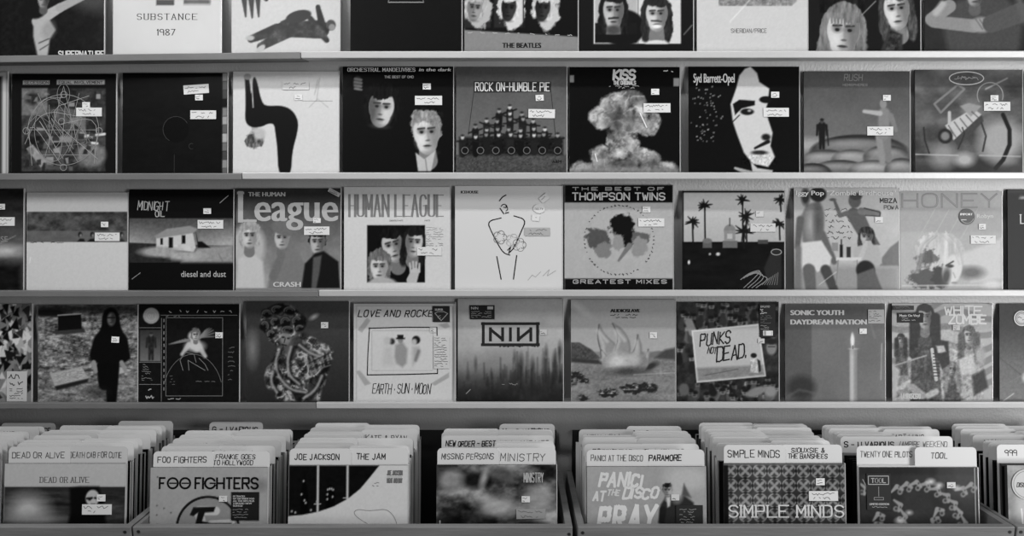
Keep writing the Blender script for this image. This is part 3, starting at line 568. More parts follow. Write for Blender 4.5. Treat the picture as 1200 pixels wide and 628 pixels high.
a.poly([(84, 66), (92, 56), (100, 50), (100, 74), (82, 74)], 100, 2).poly([(6, 28), (12, 16), (24, 12), (29, 24), (28, 50), (24, 56), (10, 56), (8, 50)], 100, 2.5).ell(16, 34, 4, 12, 138, 6).ell(23, 32, 4, 14, 72, 6).limb((6, 30), (3, 56), 3.6, 2.6, 82, 2).limb((27, 44), (38, 70), 3.4, 3, 86, 2).ell(23, 6, 8, 7, 34, 2).ell(11, 8, 4, 8, 46, 3)
a.poly([(8, 52), (26, 50), (36, 66), (33, 76), (22, 80), (19, 76), (8, 80), (6, 70)], 182, 2).limb((14, 78), (16, 97), 6, 5, 85, 2).limb((30, 78), (38, 97), 5, 4, 60, 2).limb((4, 58), (3, 97), 3, 4, 100, 3)
a.poly([(48, 24), (56, 18), (66, 22), (72, 36), (82, 54), (74, 56), (64, 50), (58, 40), (52, 30)], 78, 1.5).ell(58, 12, 6, 7, 82, 1.5).ell(59, 8, 6, 3.5, 60).limb((50, 24), (44, 26), 2.4, 2, 85).limb((44, 26), (39, 13), 2, 1.4, 85).ell(37, 11, 3.2, 1.5, 80).limb((64, 22), (80, 24), 3.4, 3, 96).line([(67, 19), (82, 23), (82, 27), (68, 26)], .8, 20)
a.face(69, 47, 6, 8, 145, 42, 'fringe', 1).poly([(56, 72), (58, 56), (66, 54), (80, 54), (84, 72)], 150, 2).limb((62, 70), (69, 52), 2.4, 2, 160).limb((80, 70), (72, 52), 2.4, 2, 150).rect(40, 66, 64, 69, 180).line([(42, 69), (40, 92)], 1, 110).line([(60, 69), (61, 92)], 1, 110)
a.rect(43.5, 54, 46.5, 66, 24).rect(44.5, 49, 45.7, 54, 24).rect(50, 56, 54, 66, 40).ell(68, 78, 9, 9, 30, 2).poly([(60, 97), (60, 82), (76, 76), (84, 97)], 82, 2).line([(40, 80), (24, 92)], .7, 190, .7).rect(36, 52, 42, 60, 120)
for i in range(6): a.scrib(29+i*.6, 22+i*5.4, 26-(i % 2)*3, 2.8, 85, .55)
a.b('Iggy Pop "Zombie Birdhouse"', 2, 6.8, 4.6, 202, 95, bold=.28).t('MBZA', 82, 14, 4.2, 40, 16, .9, jit=.4).t('POWA', 86, 20, 3.4, 60, 13, .6, jit=.5).price(77, 27.6, g=190)
shelf_record(3, 930, 1054, 'pale record with a figure in white shorts walking past a painted silhouette', a)
a = Art(148, 130, 40); a.noise(24, 24, 12, 3).rect(0, 15.6, 100, 40, 132, 3, .5)
a.poly([(0, 66), (30, 60), (100, 70), (100, 97), (0, 97)], 150, 4).poly([(58, 62), (80, 54), (100, 46), (100, 86), (70, 90)], 172, 4).ell(70, 80, 12, 6, 90, 6)
m = a.blob(38, 60, 23, 20, 165, 3); a.g += m*(a.fbm(3, 22, 5)-.5)*70; m = a.blob(27, 66, 10, 10, 78, 4, 3, cell=6); a.g += m*(a.fbm(3, 12, 6)-.5)*60; a.blob(24, 86, 16, 9, 66, 3, 3); a.blob(40, 84, 9, 11, 44, 2, 2); a.ell(51, 77, 9.5, 15, 182, 2, 15).ell(45, 84, 4, 9, 60, 4, 10)
for k in range(6): a.line(chaikin([(40+k*2, 42), (48+k*2.4, 50), (54+k*2, 62), (58+k, 72)]), .9, 150+14*(k % 3), .6, 1.6); a.line(chaikin([(36-k, 44), (26-k*1.4, 52), (22-k, 66), (18-k, 80)]), .9, 120+20*(k % 3), .6, 1.6)
a.line([(26, 58), (36, 52)], 1.2, 160).line([(45, 73), (52, 69)], 1.6, 60).ell(49, 73.5, 3.4, 1.6, 45).ell(53, 90, 3, 1, 120, 1).line([(52, 80), (54, 85)], .8, 130).ell(90, 92, 9, 4, 182, 4).line([(2, 93), (98, 92)], 1.4, 176, .7)
for i in range(4): a.line([(18+i*14, 46), (34+i*14, 18)], .6, 168, .5)
a.t('HONEY', 2, 15.4, 13, 116, 93, 1.9, 1.2).t('HONEY', 2.4, 14.9, 12, 140, 92.4, .5, 1.2).b('Robyn', 75.5, 26, 4, 182, 16)
a.hype(57.5, 17, 15.5, 15.5, 82, 0, lambda s, w_, h_: s.b('IMPORT', 1.2, 6.6, 2.2, 205, 12, bold=.15).ln([(2, 11), (7, 11)], .6, 200).ring(7.7, 7.7, 6.6, .5, 190, a0=20, a1=150), 'round_sticker').price(77, 32, 6.8, 5.4).info(69, 43.3)
shelf_record(3, 1054.6, 1174.5, 'pale grey record with a fair-haired person lying down and double-line capitals', a)
a = Art(12, 50, 41); a.rect(12, 6.4, 60, 9, 150).t('L', 12.5, 33, 8.5, 185, 6.4, 1.1, contrast=.6, serif=.1).noise(2, 2, 5, 3).rect(0, 0, 100, 4, 40)
shelf_record(3, 1180.4, 1303, 'black record with white serif lettering cut by the right edge, third row', a, edge=15)
# ================================================================ lowest row
a = Art(110, 120, 42); rs = random.Random(5)
for i in range(150):
    x, y = rs.uniform(60, 100), rs.uniform(0, 96); s_ = rs.uniform(3, 8); t0 = rs.uniform(0, 6)
    a.poly([(x+s_*math.cos(t0+k*2.1)*rs.uniform(.5, 1), y+s_*math.sin(t0+k*2.1)) for k in range(3)], rs.choice((10, 20, 40, 90, 150, 175, 185)), 1)
a.hype(76, 67, 20, 30, 168, 0, lambda s, w_, h_: (s.scrib(2, 8, 14, 5, 50, .9), s.scrib(2, 14.6, 15, 5, 50, .9), [s.scrib(3, 18+i*2.4, 14, 1.4, 70, .6) for i in range(5)]), 'paper_label')
shelf_record(4, -81, 37.5, 'black and white collage record cut by the left edge, lowest row', a)
a = Art(100, 150, 43); a.noise(9, 3, 70, 3, oct=5).noise(2.6, 2, 66, 8, oct=3).rect(0, 0, 100, 8, 34, 6, .8).ell(12, 8, 18, 4, 26, 3).rect(0, 72, 100, 100, 120, 20, .35)
a.poly([(20, 11), (43, 9.5), (44, 25), (20, 26.5)], 14).poly([(14, 27), (46, 24), (48, 28), (18, 30)], 48, 2).line([(20, 10.6), (43, 9)], 1.2, 170).poly([(12, 69), (44, 62), (51, 74), (17, 82)], 150, 1.5).poly([(17, 82), (51, 74), (50, 78), (19, 86)], 30, 2).noise(2, 1, 40, 5, a.polym([(15, 70), (44, 64), (49, 73), (18, 80)])).poly([(80, 62), (92, 65), (94, 66), (80, 70)], 165)
a.limb((66, 62), (67, 80), 7, 6, 8, 2).limb((75, 62), (74, 98), 7, 5, 8, 2).poly([(54, 58), (52, 50), (56, 34), (66, 20), (80, 20), (90, 34), (93, 54), (84, 60)], 9, 2).ell(73, 14, 8.5, 11, 8, 2).poly([(65, 12), (81, 12), (86, 34), (62, 34)], 8, 2).ell(73.5, 14.5, 4, 6.6, 95, 2).ell(75.5, 14, 2.4, 5, 50, 2).line([(70, 13), (77, 13)], 1.4, 25).ell(73.5, 18, 1.8, .6, 45, 1)
a.limb((56, 58), (58, 67), 2.4, 2, 130, 1.5).limb((84, 58), (88, 66), 2.2, 1.8, 130, 1.5).ell(60, 88, 10, 5, 25, 8, 0, .6).price(74.3, 32, 7.6, 6, 215, 3)
shelf_record(4, 44, 161.6, 'record with a black-clothed person standing on grass between stone slabs', a)
a = Art(17, 130, 44); a.noise(3, 3, 5, 3).ell(12, 11.6, 8, 8, 150).rect(1, 26, 21.5, 57, 66, 1).vgrad(26, 57, 45, 100, a.polym([(1, 26), (21.5, 26), (21.5, 57), (1, 57)])).person(12, 55, 27, 35, 80).noise(2, 4, 20, 5, a.ellm(12, 42, 3, 13))
a.limb((54, 32), (58, 44), 5, 4, 175, 3).limb((50, 40), (43, 50), 2.6, 1.8, 160, 2).limb((60, 42), (66, 52), 2.6, 2, 160, 2).ell(56, 42, 9, 5, 185, 5).face(56.5, 31, 3.6, 5, 170, 90, 'big', 1, contrast=40)
for k in range(7):
    a.limb((61, 33), (66+k*2, 26-2*k+k*k*.5), 1, .5, 120, 1.2, .8); a.limb((50, 36), (30+k*2.6, 40-k*.9), 1, .5, 115, 1.2, .8)
a.ring(54, 92, 30, .5, 95, a0=200, a1=340, ry=42).ln([(44, 66), (41, 56), (46, 48), (55, 50), (57, 58)], .6, 110).ln([(50, 66), (49, 56), (66, 66)], .6, 110).ln([(60, 54), (66, 60), (69, 66)], .6, 110)
a.ring(12, 11.6, 5, .4, 175).b('101', 8.6, 13, 3, 185)
for p in ([(27, 13.5), (83.5, 13.5), (83.5, 91.5), (27, 91.5), (27, 13.5)], [(0, 23.5), (22, 23.5)], [(22.5, 14), (22.5, 97)], [(22, 11), (98, 11)], [(0, 58), (22, 58)], [(0, 80), (22, 80)]): a.ln(p, .5, 110)
for i in range(8): a.scrib(30+i*8.6, 8.4, 4.5, 2.4, 165, .7)
for i in range(12): a.ln([(25, 15+i*6.2), (25, 17.5+i*6.2)], .9, 120)
for i in range(8): a.scrib(3, 61+i*2.2, a.rs.uniform(5, 13), 1.2, 110, .5); a.scrib(89, 44+i*4.6, a.rs.uniform(5, 9), 1.6, 95, .5)
for i in range(4): a.scrib(31, 72+i*3, 6, 1.2, 90, .5)
a.scrib(57, 77.5, 20, 1, 110, .4).scrib(5, 88, 12, 3.5, 150, 1).scrib(7, 94, 9, 3, 150, 1).scrib(27, 95, 18, 1.2, 160, .6).scrib(27, 12.5, 17, 1.3, 120, .6)
a.price(76.5, 28, 7.4, 5.8)
shelf_record(4, 162.4, 280.8, 'black record with a pale winged figure inside thin line frames', a, edge=25)
a = Art(52, 150, 45); a.vgrad(0, 100, 62, 34).ell(6, 46, 5, 14, 105, 8).ell(66, 15, 4, 2, 150, 3, -30)
m = np.clip(np.maximum.reduce([a.ellm(34, 20, 20, 18, 2), a.ellm(52, 20, 7, 8, 2), a.ellm(30, 34, 9, 9, 2), a.polym([(36, 42), (56, 30), (70, 38), (84, 46), (82, 62), (78, 74), (72, 97), (30, 97), (28, 84), (20, 72), (24, 60), (30, 46)], 3), a.ellm(76, 52, 9, 9, 3), a.ellm(25, 74, 7, 12, 2)]), 0, 1)
a.limb((44, 36), (52, 44), 6, 7, 80, 4)
f = a.fbm(14, 14, 12, 4); a.mix(m, 14+np.clip((f-.3)*2.4, 0, 1)*60); a.mix(m*np.clip(a.ridge(13, 4, 6)*1.3-.15, 0, 1), 158); a.mix(m*np.clip(a.ridge(11, 8, 9)-.3, 0, 1), 10)
for cx, cy, rx, ry, an in [(20, 12, 5, 4, 30), (30, 8, 6, 4, -20), (42, 9, 6, 4, 20), (49, 19, 4.5, 4.5, 0), (18, 24, 4, 5, 60), (38, 20, 5, 5, 10), (28, 20, 4.5, 4, -30), (40, 28, 6, 4, 0), (52, 26, 4, 3, 0), (24, 32, 4, 4, 0)]:
    a.ell(cx, cy, rx*1.05, ry*1.05, 14, 2, an)
    for q in (.85, .5): a.line([(cx+rx*q*math.cos(RAD(an+t0)), cy+ry*q*math.sin(RAD(an+t0))) for t0 in range(150, 340, 20)], 1.1, 118 if q > .6 else 90, .85, 1.3)
a.ell(38, 36, 5, 6, 112, 4, 20).ell(36, 35, 1.4, .8, 15).ell(41, 36, 1.2, .8, 20).line([(38, 36), (37, 40)], 1, 40).line([(35, 42), (39, 43)], 1, 18)
for pts in ([(34, 50), (30, 62), (34, 76), (46, 88), (60, 90)], [(46, 46), (42, 60), (44, 74), (54, 82)], [(54, 44), (64, 52), (76, 56)], [(58, 96), (70, 88), (76, 74)], [(28, 70), (26, 80), (32, 90)]):
    a.line(chaikin(pts), 4.4, 10, .7, 3); a.line(chaikin([(x-2.2, y-1.5) for x, y in pts]), 2.4, 150, .8, 2)
for k in range(5): a.line([(58+k*5, 56-k*2), (64+k*4, 72-k*3)], 1.6, 120, .8, 1.5)
for k in range(4): a.line([(62, 60+k*3), (82, 50+k*4)], 1.2, 110 if k % 2 else 25, .8, 1.5)
a.price(73, 20.2, 7, 5.8)
shelf_record(4, 288, 409.3, 'dark grey record with a glossy bronze bust of curls and drapery', a)
a = Art(180, 110, 46)
a.rect(0, 0, 100, 1.4, 60).rect(2, 3, 97, 3.6, 130).line([(2.6, 4), (2.6, 96)], .8, 150).line([(97.4, 4), (97.4, 96)], .8, 120).ell(98.6, 50, .8, 48, 90, 1)
a.poly([(4, 27), (13, 15), (16.5, 18), (8, 30)], 145).poly([(83, 22), (92, 20), (95, 24), (90, 26)], 145).poly([(2, 68), (6, 67), (17, 80), (11, 82)], 145).poly([(76, 80), (94, 69), (94, 74), (80, 82)], 145)
a.t('LOVE AND ROCKE', 4, 14, 6.2, 22, 73, .95, 2.2, jit=.25, slant=.25).t('EARTH * SUN * MOON', 18, 89.8, 9.6, 30, 57, .7, 1.2, jit=.3, slant=.12)
a.ln([(15, 25.5), (50, 24.5), (82, 24.6)], 1, 16).ln([(82, 24.6), (82.6, 70)], .9, 20).ln([(82.6, 70), (48, 71), (13.4, 71.4)], 1.1, 16).ln([(13.4, 71.4), (14, 50), (15.6, 25)], .9, 20).ln([(18, 28), (78, 28), (78, 67), (18, 67), (18, 28)], .3, 150)
a.poly([(41, 42), (48, 39), (53, 46), (52, 60), (48, 64), (42, 60), (40, 54)], 130, 3).ell(46, 37, 2.6, 3.4, 120).rect(43, 32, 49, 35.6, 22).rect(41.6, 35, 50.4, 36.4, 25).ell(37.5, 38.5, 3, 3, 40, 2).ell(33, 38, 3.6, 4, 165, 3).poly([(30, 44), (38, 43), (40, 62), (28, 62)], 168, 5).ell(61.5, 37, 4, 4, 24, 1.5).ell(59.6, 39, 2.6, 3, 160, 2).poly([(58, 44), (64, 44), (66, 50), (62, 58), (58, 62)], 150, 4).limb((64, 48), (61, 57), 1.6, 1.4, 110, 2)
a.price(75, 24.6, 6.4, 5, 184)
a.hype(78, 3.6, 16.6, 15.8, 28, 0, lambda s, w_, h_: (s.b('SUPER', 2, 4.6, 2.2, 170, 8, bold=.2), s.ln([(2, 7), (5, 5.6), (11, 5.6), (14.6, 7.4), (8.2, 14.4), (2, 7)], .6, 150), [s.scrib(5, 8.4+i*1.9, 6.4-i*1.4, 1.1, 150, .5) for i in range(3)]))
a.hype(79, 33, 15.5, 32, 178, 0, 'l', 'track_list_sticker')
shelf_record(4, 414, 534, 'white record with scratchy hand lettering around a thin drawn frame', a)
a = Art(140, 150, 47); a.mix(np.ones_like(a.X), np.interp(a.Y, [0, 20, 45, 66, 78, 87, 100], [138, 152, 148, 112, 62, 36, 30])).noise(18, 12, 14, 3)
rs = random.Random(3)
for i in range(95):
    x = min(99, rs.betavariate(2.2, 1.3)*100); y = rs.uniform(74, 96); L = rs.uniform(6, 30)*(.5+.7*x/100); a.limb((x, y), (x+rs.uniform(-1, 1), y-L), rs.uniform(.6, 1.8), .3, rs.uniform(22, 50), 2.4, rs.uniform(.3, .7))
for x, y, r0 in ((17, 62, 1), (60, 64, 2.5), (71, 66, 2), (84, 52, 1.4), (92, 60, 2), (97, 50, 1.8), (54, 56, 1)): a.ell(x, y, r0, r0*4, 38, 3, 0, .7)
for p in ([(23, 23.6), (77, 23.6)], [(23, 43.6), (77, 43.6)], [(24.2, 23), (24.2, 44)], [(75.8, 23), (75.8, 44)]): a.ln(p, 2.7, 36)
for p in ([(31, 39.5), (31, 28)], [(31, 29), (42.6, 38.6)], [(42.6, 39.5), (42.6, 28)], [(50, 39.5), (50, 28)], [(57.5, 39.5), (57.5, 28)], [(57.5, 38.6), (69.4, 29)], [(69.4, 39.5), (69.4, 28)]): a.ln(p, 2.7, 34)
a.scrib(42, 82, 16, 2, 120, .5).scrib(40, 46, 38, 1.8, 40, .9).ln([(8, 90), (12, 86)], .8, 120)
a.hype(11.5, 6, 23.5, 13.4, 10, 0, lambda s, w_, h_: (s.b('NIN', 1.2, 4, 2.6, 170, 6.6), s.pg([(16.6, 4), (22, 4), (22, 1.2), (16.6, 1.2)], 150), [s.scrib(1.4, 6.6+i*1.7, 20, .9, 120, .5) for i in range(4)])).price(78, 29, 6.6, 5.2, 170)
shelf_record(4, 536, 660.3, 'grey record with dark blurred reeds below a boxed three-letter emblem', a)
a = Art(142, 140, 48); a.vgrad(0, 50, 134, 150).rect(0, 50, 100, 100, 112, 2).noise(2, 1.5, 22, 3, a.polym([(0, 50), (100, 50), (100, 100), (0, 100)])).noise(30, 8, 26, 4, a.polym([(0, 52), (100, 52), (100, 100), (0, 100)]))
a.poly([(0, 41), (8, 41), (20, 48), (29, 57), (0, 58)], 66, 1.5).poly([(72, 52), (84, 49), (100, 52), (100, 56), (72, 56)], 100, 2).poly([(80, 56), (90, 48), (100, 46), (100, 58)], 62, 3).noise(2, 2, 24, 5, a.polym([(0, 41), (12, 42), (29, 57), (0, 58)])).poly([(0, 56), (30, 58), (30, 62), (0, 60)], 50, 2)
for x, y, rx, ry in ((6, 72, 8, 4), (12, 78, 5, 3), (36, 89, 9, 4.5), (60, 85, 12, 5), (74, 84, 9, 5), (12, 94, 6, 2.5), (3, 80, 4, 3)): m = a.blob(x, y, rx, ry, 34, 1.6, 1.5, cell=4, seed=int(x)); a.g += m*np.clip(a.fbm(3, 2, 7)-.45, 0, 1)*300*(a.Y < y+ry*.3)
a.ell(76, 64, 8, 3, 45, 3, -25)
for pts in ([(30, 54), (25, 36), (27, 24), (32, 34), (44, 44), (48, 54)], [(42, 50), (46, 36), (40, 23), (50, 29), (57, 42), (56, 56)], [(56, 56), (62, 46), (64, 34), (68, 46), (66, 58)], [(66, 62), (72, 54), (74, 48), (75, 60), (70, 68)], [(29, 58), (28, 46), (34, 54), (36, 60)]):
    a.poly(chaikin(pts), 128, 1.3); a.line(chaikin(pts[:3]), 1.2, 70, .8); a.line(chaikin(pts[2:]), 1.6, 95, .6, 2); mid = [((p[0]+q[0])/2, (p[1]+q[1])/2) for p, q in zip(pts[:2]+pts[1:2], pts[3:1:-1]+pts[4:])]; a.line([pts[0]]+mid, 3.2, 178, .6, 3)
m = a.ellm(52, 60, 22, 13, 1.5); a.mix(m*np.clip((a.Y-50)/6, 0, 1), 118); a.ell(45, 59, 11, 7, 176, 8).ell(60, 57, 6, 6, 158, 6).ell(55, 69, 17, 4, 62, 5).noise(2, 2, 12, 3, m)
a.b('AUDIOSLAVE', 38, 12.2, 3.4, 34, 28, bold=.4).scrib(38, 15.4, 28, 1.6, 50, .6).scrib(41, 18, 22, 1.3, 50, .6).line([(60, 72), (100, 70)], .8, 165, .6).price(75.4, 31.2, 7, 5.8, 190).ell(8, 8, 9, 2.5, 185, 6, 35, .5)
shelf_record(4, 668.6, 791.9, 'grey record with a pale many-tongued sculpture in a stony desert', a)
a = Art(38, 150, 49); a.noise(6, 6, 26, 4)
rs = random.Random(9)
for i in range(110):
    x, y = rs.uniform(2, 98), rs.choice((rs.uniform(2, 26), rs.uniform(78, 96), rs.uniform(2, 96)))
    if 22 < x < 84 and 26 < y < 76: continue
    v = rs.uniform(80, 150); a.ell(x, y, rs.uniform(2, 3.2), rs.uniform(2.6, 4.4), v, 1.5, rs.uniform(-30, 30)).ell(x+rs.uniform(-.6, .6), y-2.6, 3, 2, 22, 1.5).ell(x, y+.4, 1.6, .6, 38, 1).limb((x, y+4), (x+rs.uniform(-2, 2), y+11), 2.2, 4, rs.uniform(18, 90), 2)
a.ell(93, 45, 5, 7, 112, 2).ell(93, 39, 6, 3, 30, 2).line([(90, 44), (96, 44)], 1, 40).ell(78, 88, 11, 4, 110, 2, -20).ell(92, 88, 6, 5, 120, 3).limb((12, 20), (16, 30), 4, 4, 120, 2).ell(7, 86, 5, 6, 80, 2)
P = [(14.5, 28), (80.5, 21.5), (87.5, 73), (19.5, 79.4)]; a.poly(P, 190); a.poly([(16, 29.4), (79.4, 23.2), (86, 71.8), (20.8, 77.6)], 160).poly([(19.6, 65), (84.6, 62), (86, 71.8), (20.8, 77.6)], 112, 3).noise(3, 2, 18, 5, a.polym([(19.6, 67), (84.8, 62), (86, 71.8), (20.8, 77.6)])).line([(28, 72), (60, 66)], .6, 70)
a.poly([(73, 56), (80, 55), (82, 66), (80, 70), (72, 69)], 165).noise(1.6, 1.6, 60, 3, a.polym([(72, 56), (79, 55), (80, 69), (72, 69)])).poly([(79, 56), (82, 58), (82.6, 68), (80.4, 69)], 40).ell(75.5, 52.6, 3, 2.4, 25)
a.t('PUNKS', 23, 43, 12.5, 32, 29, 1.3, 1.2, jit=.35, slant=.1).t('NOT', 30, 50.5, 6, 48, 8.5, .9, 1, jit=.4, slant=.2).t('DEAD.', 39, 58.6, 13.5, 32, 29, 1.4, 1.2, jit=.35, slant=.06)
a.vec[-3] = ([(x, y-(x-23)*.12+.6) for x, y in a.vec[-3][0]], a.vec[-3][1], a.vec[-3][2]); a.vec[-1] = ([(x, y-(x-39)*.16+.6) for x, y in a.vec[-1][0]], a.vec[-1][1], a.vec[-1][2])
def barcode_label(s, w_, h_):
    s.b('THE', 1, 3.4, 2, 190, 4, bold=.15); s.b('EXPLOITED', 1, 3.4, 2, 190, 9, bold=.15)
    s.vec = [s.vec[-1]]
    for i in range(3): s.scrib(1, 6+i*1.8, 9-i, 1.2, 185, .7)
    for i in range(5): s.scrib(1.2, 12+i*1.7, 12, .8, 90, .5)
    for i in range(3): s.scrib(1.2, 21.4+i*1.7, 9, .8, 130, .5)
    s.pg([(3.4, 30.8), (13, 30.8), (13, 26), (3.4, 26)], 190)
    for i in range(9): s.ln([(4.2+i*.95, 26.4), (4.2+i*.95, 30.4)], .35+.25*(i % 2), 20)
a.hype(81, 2.2, 15.6, 32.4, 9, 0, barcode_label, 'barcode_label').price(79.5, 36, 6.4, 4.6, 170)
shelf_record(4, 792.6, 913, 'crowd-covered record with a tilted white placard of hand lettering', a)
a = Art(78, 130, 50); a.mix(a.polym([(26.6, 18), (100, 18), (100, 100), (26.6, 100)], 1.6), 98).noise(40, 40, 10, 4).rect(0, 0, 100, 10, 64, 8, .6).ell(16, 84, 14, 12, 48, 8).line([(4, 92), (14, 86), (40, 92)], 2, 96, .5, 3)
m = a.polym([(64.4, 45), (72.2, 45), (72.2, 100), (64.4, 100)], .8); a.mix(m, 120+45*np.exp(-((a.X-67)/2.4)**2)); a.ell(68.3, 45, 4, .9, 180).ell(68, 38, 6, 9, 112, 8, 0, .6).ell(67.6, 37, 1.9, 7, 205, 1.6).poly([(66, 36), (67.2, 29), (69, 36)], 200, 1).line([(68, 42), (68, 45)], .8, 50)
a.b('SONIC YOUTH', 5.7, 11.2, 5.2, 178, 53, bold=.5).b('DAYDREAM NATION', 5.7, 20.6, 5.2, 178, 76, bold=.5).line([(97, 40), (96, 76)], 1, 165, .6).line([(86, 20), (90, 34)], 1.4, 120, .5, 3)
a.hype(83, 5.6, 16, 14, 156, 0, 'l', 'track_list_sticker').price(74.4, 24.6, 7.2, 5.4)
shelf_record(4, 919.6, 1037.4, 'plain grey record with one tall lit candle', a)
a = Art(150, 150, 51)
for k in range(7):
    pts = [(x, 6+k*15+7*math.sin(x*.07+k*.6)-x*.12) for x in range(-2, 104, 4)]; a.line(pts, 6.2, 112, 1, 1.5)
def longhair(a, x, y, s_, tone, hair, coat):
    a.poly([(x-1.1*s_, y+6*s_), (x-.9*s_, y+1.4*s_), (x, y+.9*s_), (x+.9*s_, y+1.4*s_), (x+1.2*s_, y+6*s_)], coat, 2)
    a.face(x, y, .52*s_, .8*s_, tone, hair, 'long', 1); a.limb((x-.75*s_, y), (x-.85*s_, y+2.6*s_), .34*s_, .3*s_, hair, 2); a.limb((x+.75*s_, y), (x+.85*s_, y+2.6*s_), .34*s_, .3*s_, hair, 2)
longhair(a, 77, 32, 10, 150, 72, 135); longhair(a, 33, 14, 14, 150, 20, 52); longhair(a, 9, 36, 6, 135, 26, 60); longhair(a, 60, 66, 8, 118, 100, 62)
a.noise(3, 3, 50, 6, a.polym([(2, 40), (92, 40), (92, 97), (2, 97)])).poly([(46, 36), (56, 38), (58, 60), (50, 66), (42, 44)], 22, 2).poly([(44, 42), (52, 42), (54, 48), (46, 50)], 158, 2).line([(40, 46), (44, 76)], 3.4, 165).limb((20, 84), (30, 92), 4, 4, 130, 2).limb((36, 92), (44, 88), 3, 3, 150, 2).poly([(80, 72), (92, 66), (96, 84), (82, 92)], 36, 3).line([(2, 62), (34, 52)], 1.6, 130).ell(88, 52, 5, 9, 140, 4).poly([(66, 56), (80, 50), (84, 68), (70, 72)], 165, 3).poly([(0, 60), (8, 66), (4, 92), (0, 97)], 150, 3)
a.noise(1.6, 1.6, 24, 9, a.polym([(4, 20), (90, 20), (90, 97), (4, 97)]))
for k in range(8): a.ln([(41, 50+k*3.2), (47, 50+k*3.2)], 1, 30)
a.t('WHITE', 53, 11, 8, 190, 36, 1.7, 1, jit=.3).t('ZOMBIE', 57, 20, 8.4, 190, 37, 1.7, 1, jit=.3).t('LA SEXORCISTO', 9, 95, 4.6, 165, 19, .9, 1, jit=.3).price(60.5, 21.5, 7, 5, 175)
a.hype(0.6, 2, 21, 4.4, 40, 0, 'p', 'corner_sticker').hype(5.2, 9, 25.8, 10, 14, 0, lambda s, w_, h_: (s.b('Music On Vinyl', 2, 4, 2.4, 185, 20, bold=.12), s.scrib(2, 6, 12, 1, 140, .5), s.scrib(2, 8, 20, 1, 150, .6)))
shelf_record(4, 1044.9, 1163, 'busy record with four long-haired people on wavy stripes', a)
a = Art(60, 110, 52); a.mix(np.ones_like(a.X), np.interp(a.Y, [0, 25, 60, 100], [30, 40, 84, 100])).noise(1.5, 1.5, 12, 3).line([(0, 54), (30, 78), (60, 97)], .6, 60).line([(0, 84), (40, 62)], .5, 110, .6).ell(26, 74, 3, 4, 190, 4).line([(4, 97), (14, 90)], .8, 170)
a.hype(14, 7, 15.5, 15.5, 190, 0, lambda s, w_, h_: (s.ring(7.7, 7.7, 6, .7, 90), s.ring(7.7, 7.7, 4.6, .4, 110), s.scrib(4, 7.4, 7.4, 1.2, 70, .6), s.scrib(4.5, 9.6, 6.4, 1, 70, .6)), 'round_sticker')
shelf_record(4, 1170.8, 1289, 'dark to pale grey record with a round white sticker, cut by the right edge', a)
# ---------------------------------------------------------------- record bins
BF_Y = -.432; BTOP = px_y(600, 617.5, BF_Y).z                   # outer face and top edge of the front boards
TAU = RAD(6.0)                                                   # the bin floors fall towards the wall
FR_Y, BK_Y = BF_Y+.019, -.012
def bx(u): return px_y(u, 618, BF_Y).x
FLOOR0 = BTOP-.185                                               # bin floor just behind the front board
def floor_z(y): return FLOOR0-(y-FR_Y)*math.tan(TAU)
def bin_unit(x0, x1, label, screws, tl=.018, tr=.018):
    e = empty('record_bin', ((x0+x1)/2, BF_Y, 0), label, 'bin', 'record bins'); cx = (x0+x1)/2
    T = lambda x, y, z: (x-cx, y-BF_Y, z)
    mb = MB(); mb.box(T(x0, BF_Y, BTOP-.30), T(x1, FR_Y, BTOP), 100); mb.build('front_board', M_BIN, e, .0025)
    drop = (BK_Y-FR_Y)*math.tan(RAD(5.5))
    for a_, b_ in ((x0, x0+tl), (x1-tr, x1)):
        mb = MB(); vs = [T(x, y, z) for x in (a_, b_) for y, z in ((FR_Y+.0005, BTOP-.30), (BK_Y, BTOP-.34), (BK_Y, BTOP-drop), (FR_Y+.0005, BTOP-.0015))]
        mb.add(vs, [(0, 1, 2, 3), (7, 6, 5, 4), (0, 4, 5, 1), (1, 5, 6, 2), (2, 6, 7, 3), (3, 7, 4, 0)], 100); mb.build('side_board', M_BIN, e, .0015)
    mb = MB(); vs = [T(x, y, floor_z(y)+dz) for dz in (-.012, 0) for x, y in ((x0+tl+.0005, FR_Y+.001), (x1-tr-.0005, FR_Y+.001), (x1-tr-.0005, BK_Y), (x0+tl+.0005, BK_Y))]
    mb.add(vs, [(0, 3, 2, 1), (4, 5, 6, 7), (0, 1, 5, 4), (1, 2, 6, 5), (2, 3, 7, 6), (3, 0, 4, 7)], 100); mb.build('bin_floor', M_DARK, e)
    mb = MB(); mb.box(T(x0+tl+.0005, BK_Y-.0005, BTOP-.30), T(x1-tr-.0005, -.002, px_y(600, 505, BK_Y).z), 100); mb.build('back_board', M_DARK, e)  # dark back board, raised to stand in for the stacks' shadow on the wall
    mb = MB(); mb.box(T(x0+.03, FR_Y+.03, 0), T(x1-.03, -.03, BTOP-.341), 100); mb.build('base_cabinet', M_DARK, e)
    for x, z in screws:
        m2 = MB(); n = 14; r = .0042; c0 = T(x, BF_Y-.0012, z)
        m2.prism([(c0[0]+r*math.cos(k*6.2832/n), c0[2]+r*math.sin(k*6.2832/n)) for k in range(n)], c0[1], c0[1]+.0014, 40)
        m2.build('screw', M_SCREW, e)
    return e
zs = BTOP-.0135
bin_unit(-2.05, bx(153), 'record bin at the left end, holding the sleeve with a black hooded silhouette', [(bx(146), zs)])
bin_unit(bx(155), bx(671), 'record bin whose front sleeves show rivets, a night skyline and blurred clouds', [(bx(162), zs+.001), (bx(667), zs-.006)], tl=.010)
bin_unit(bx(677), bx(1190), 'record bin whose front sleeves show brush lettering, a tile pattern and shiny curls', [(bx(683), zs-.002), (bx(1184), zs)])
